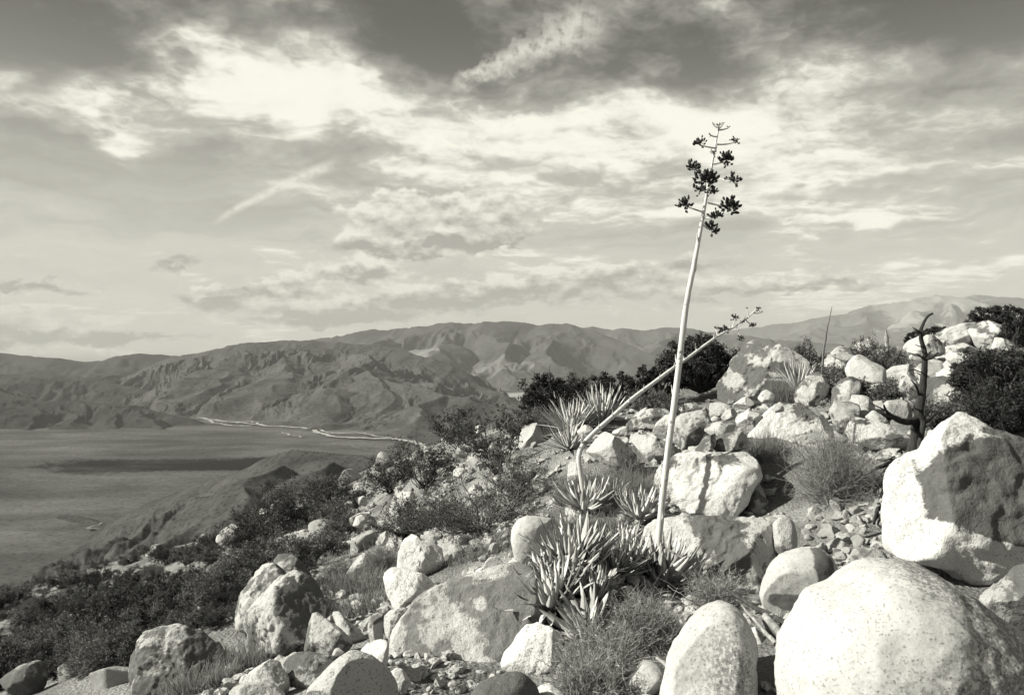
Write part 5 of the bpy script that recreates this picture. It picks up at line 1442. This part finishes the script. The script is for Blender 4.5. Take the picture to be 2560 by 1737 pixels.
# grey leafy scrub on the crest
leafy_shrub(near(1640, 12.2), 1.2, .34, 'grey leafy shrub before the tall juniper, left of the slanting boulder', 1, mat=M_grey, n1=40, upright=.3)
leafy_shrub(near(1330, 11.8), .8, .38, 'grey wispy shrub under the low juniper', 2, mat=M_grey, n1=34)
leafy_shrub(near(2015, 13.8), .6, .5, 'small leafy shrub at the foot of the bare thin stalk', 3, n1=22)
leafy_shrub(near(1960, 13.4), .4, .42, 'small leafy shrub behind the slanting crest boulder', 4, n1=14)
leafy_shrub(near(2100, 12.4), .7, .32, 'grey bush left of the cactus on the ridge', 5, mat=M_grey, n1=40)
leafy_shrub(near(2210, 12.6), .8, .45, 'leafy grey bush right of the cactus', 6, mat=M_grey, n1=40)
leafy_shrub(near(2180, 14.2), .6, .5, 'dark leafy shrub on the skyline left of the snag', 7, n1=24)
leafy_shrub(near(2090, 10.6, .1), .6, .32, 'low grey bush behind the pointed wedge boulder', 8, mat=M_grey, n1=34)
leafy_shrub(near(2190, 10.2, .1), .6, .3, 'low grey bush left of the snag, above the white boulder', 9, mat=M_grey, n1=34)
leafy_shrub(near(2340, 9.0), .5, .35, 'grey bush right of the snag base', 10, mat=M_grey, n1=34)
leafy_shrub(near(2470, 9.6), .7, .5, 'dark leafy bush in front of the spreading juniper', 11, n1=40, mat=M_juni)
# creosote like shrubs left of the agaves
leafy_shrub(near(1210, 8.0), 1.35, .62, 'wide wiry shrub left of the rounded granite cube', 20, n1=44, n2=10, leaf=.007, sm=M_bark)
leafy_shrub(near(1120, 8.6), 1.0, .55, 'wiry shrub behind the cracked blocky boulder', 21, n1=36, leaf=.007, sm=M_bark)
leafy_shrub(near(1300, 8.9), .9, .45, 'wiry shrub below the upright white rock', 22, n1=36, leaf=.007, sm=M_bark)
leafy_shrub(near(1240, 10.4), .8, .72, 'tall open shrub with a crooked stem in front of the fin shaped rock', 23, n1=18, upright=.75, leaf=.012)
leafy_shrub(near(1060, 11.8), 1.2, .78, 'tall open shrub reaching over the dry wash', 24, n1=22, upright=.7, leaf=.014)
leafy_shrub(near(1150, 12.4), 1.0, .7, 'open shrub on the slope edge below the dark junipers', 25, n1=20, upright=.7, leaf=.014)
leafy_shrub(near(980, 12.6), 1.0, .5, 'dark shrub on the slope edge before the spur', 26, n1=26, leaf=.013)
leafy_shrub(near(1290, 12.0), .7, .42, 'small shrub before the low juniper', 27, n1=22, leaf=.013)
leafy_shrub(near(740, 12.6), 1.7, .88, 'big dark wiry shrub in the middle of the left slope', 28, n1=60, n2=11, leaf=.013)
leafy_shrub(near(650, 13.6), 1.2, .65, 'dark wiry shrub left of the big one on the left slope', 29, n1=46, leaf=.013)
leafy_shrub(near(830, 13.6), 1.2, .6, 'dark wiry shrub right of the big one on the left slope', 30, n1=40, leaf=.013)
leafy_shrub(near(1010, 9.6), .8, .4, 'grey shrub above the cracked blocky boulder', 31, n1=36, mat=M_grey)
# fine twiggy balls
twig_bush(near(2092, 7.1), .86, .72, 'large round grey twiggy bush left of the dead snag', 1, n=1500, wild=60)
twig_bush(near(1500, 4.35), .62, .36, 'grey twiggy bush at the bottom beside the tall rounded boulder', 2, n=1300, wild=30)
twig_bush(near(1610, 4.7), .62, .34, 'grey twiggy bush at the foot of the tall stalk', 3, n=1300, wild=30)
twig_bush(near(1480, 4.05), .55, .30, 'grey twiggy bush cut by the bottom edge', 4, n=1100, wild=20)
twig_bush(near(850, 8.1), .55, .34, 'small round twiggy bush left of the white slab', 5, n=900, wild=12)
twig_bush(near(955, 8.0), .5, .42, 'small twiggy bush left of the cracked blocky boulder', 6, n=900, wild=12)
twig_bush(near(1560, 8.6), .5, .3, 'low twiggy tuft under the triangular rock', 7, n=700, wild=8)
twig_bush(near(1340, 7.0), .5, .25, 'dark low twiggy bush behind the rounded granite cube', 8, n=700, wild=8, mat=M_creo)
twig_bush(near(1785, 5.2), .55, .3, 'twiggy bush between the slab and the egg shaped boulder', 9, n=700, wild=10)
# dry grass
grass_clump(near(1520, 8.0), 1.05, .22, 'band of dry grass below the triangular rock', 1, n=1800)
grass_clump(near(1420, 11.6), .9, .34, 'dry grass tuft below the low juniper', 2, n=900)
grass_clump(near(1975, 11.2, .12), .55, .42, 'dry grass tuft at the slanting crest boulder', 3, n=700)
grass_clump(near(900, 7.3), .95, .11, 'dry grass patch behind the leaning pair of boulders', 4, n=1500)
grass_clump(near(930, 6.7), .7, .10, 'short dry grass in front of the rough white rock', 5, n=900)
grass_clump(near(1905, 8.3), .35, .22, 'dry grass tuft left of the round twiggy bush', 6, n=400)
grass_clump(near(1480, 6.9), .6, .16, 'dead grass between the agave rosettes', 7, n=900)
grass_clump(near(1240, 7.2), .9, .10, 'thin dry grass on the bare slope left of the rounded granite cube', 10, n=700)
grass_clump(near(640, 6.1), .5, .18, 'dry grass at the foot of the leaning pair of boulders', 8, n=600)
grass_clump(near(500, 5.6), .5, .16, 'dry grass in front of the broad pitted boulder', 9, n=600)
# dark scrub covering the shaded lower slope
gs = np.random.default_rng(77)
tot = 0
protos = [leafy_shrub((0, 0, -900), 1.5, .8, 'x', 60 + k, n1=30, n2=8, leaf=.018, mat=(M_creo, M_grey, M_juni, M_grey)[k], dens=9) for k in range(4)]
for k in range(3000):
    if tot >= 270: break
    px_, py_ = gs.uniform(-160, 900), gs.uniform(1330, 1740)
    lim = np.interp(px_, [-60, 300, 600, 900], [1480, 1400, 1325, 1200])
    if py_ < lim or py_ > np.interp(px_, [0, 300, 560, 900], [1750, 1690, 1560, 1370]): continue
    p = ray_ground(px_, py_)
    if p is None or p[1] < 5.8: continue
    src = protos[int(gs.integers(4))]
    c = empty('scrub_bush', p)
    tag(c, 'dark scrub bush on the shaded lower slope', 'shrub', 'scrub on the lower slope')
    s = gs.uniform(.22, .6) * (0.6 if p[1] < 9 else 1.0); c.scale = (s, s, s * gs.uniform(.7, 1.1)); c.rotation_euler = (0, 0, gs.uniform(0, 6.28))
    for ch in src.children:
        q = obj(ch.name.split('.')[0], ch.data, None, c)
    tot += 1
for pr in protos:
    for ch in list(pr.children): bpy.data.objects.remove(ch)
    bpy.data.objects.remove(pr)

# ------------------------------------------------------------------ the air
def haze():
    me = mesh_np('haze', np.array([(x, y, z) for x in (-30000, 34000) for y in (-600, 30500) for z in (-760, 1420)], float),
                 np.array([(0, 1, 3, 2), (4, 6, 7, 5), (0, 4, 5, 1), (2, 3, 7, 6), (0, 2, 6, 4), (1, 5, 7, 3)]), False)
    m = bpy.data.materials.new('haze')
    m.use_nodes = True
    t = m.node_tree; t.nodes.clear()
    v = t.nodes.new('ShaderNodeVolumePrincipled')
    v.inputs['Color'].default_value = (0.62, 0.62, 0.62, 1)
    v.inputs['Density'].default_value = HAZE
    v.inputs['Anisotropy'].default_value = 0.0
    o = t.nodes.new('ShaderNodeOutputMaterial')
    t.links.new(v.outputs[0], o.inputs['Volume'])
    h = obj('haze', me, m)
    h['kind'] = 'stuff'; h['label'] = 'thin haze lying over the valley and the far ranges'
HAZE = 2.9e-5
haze()
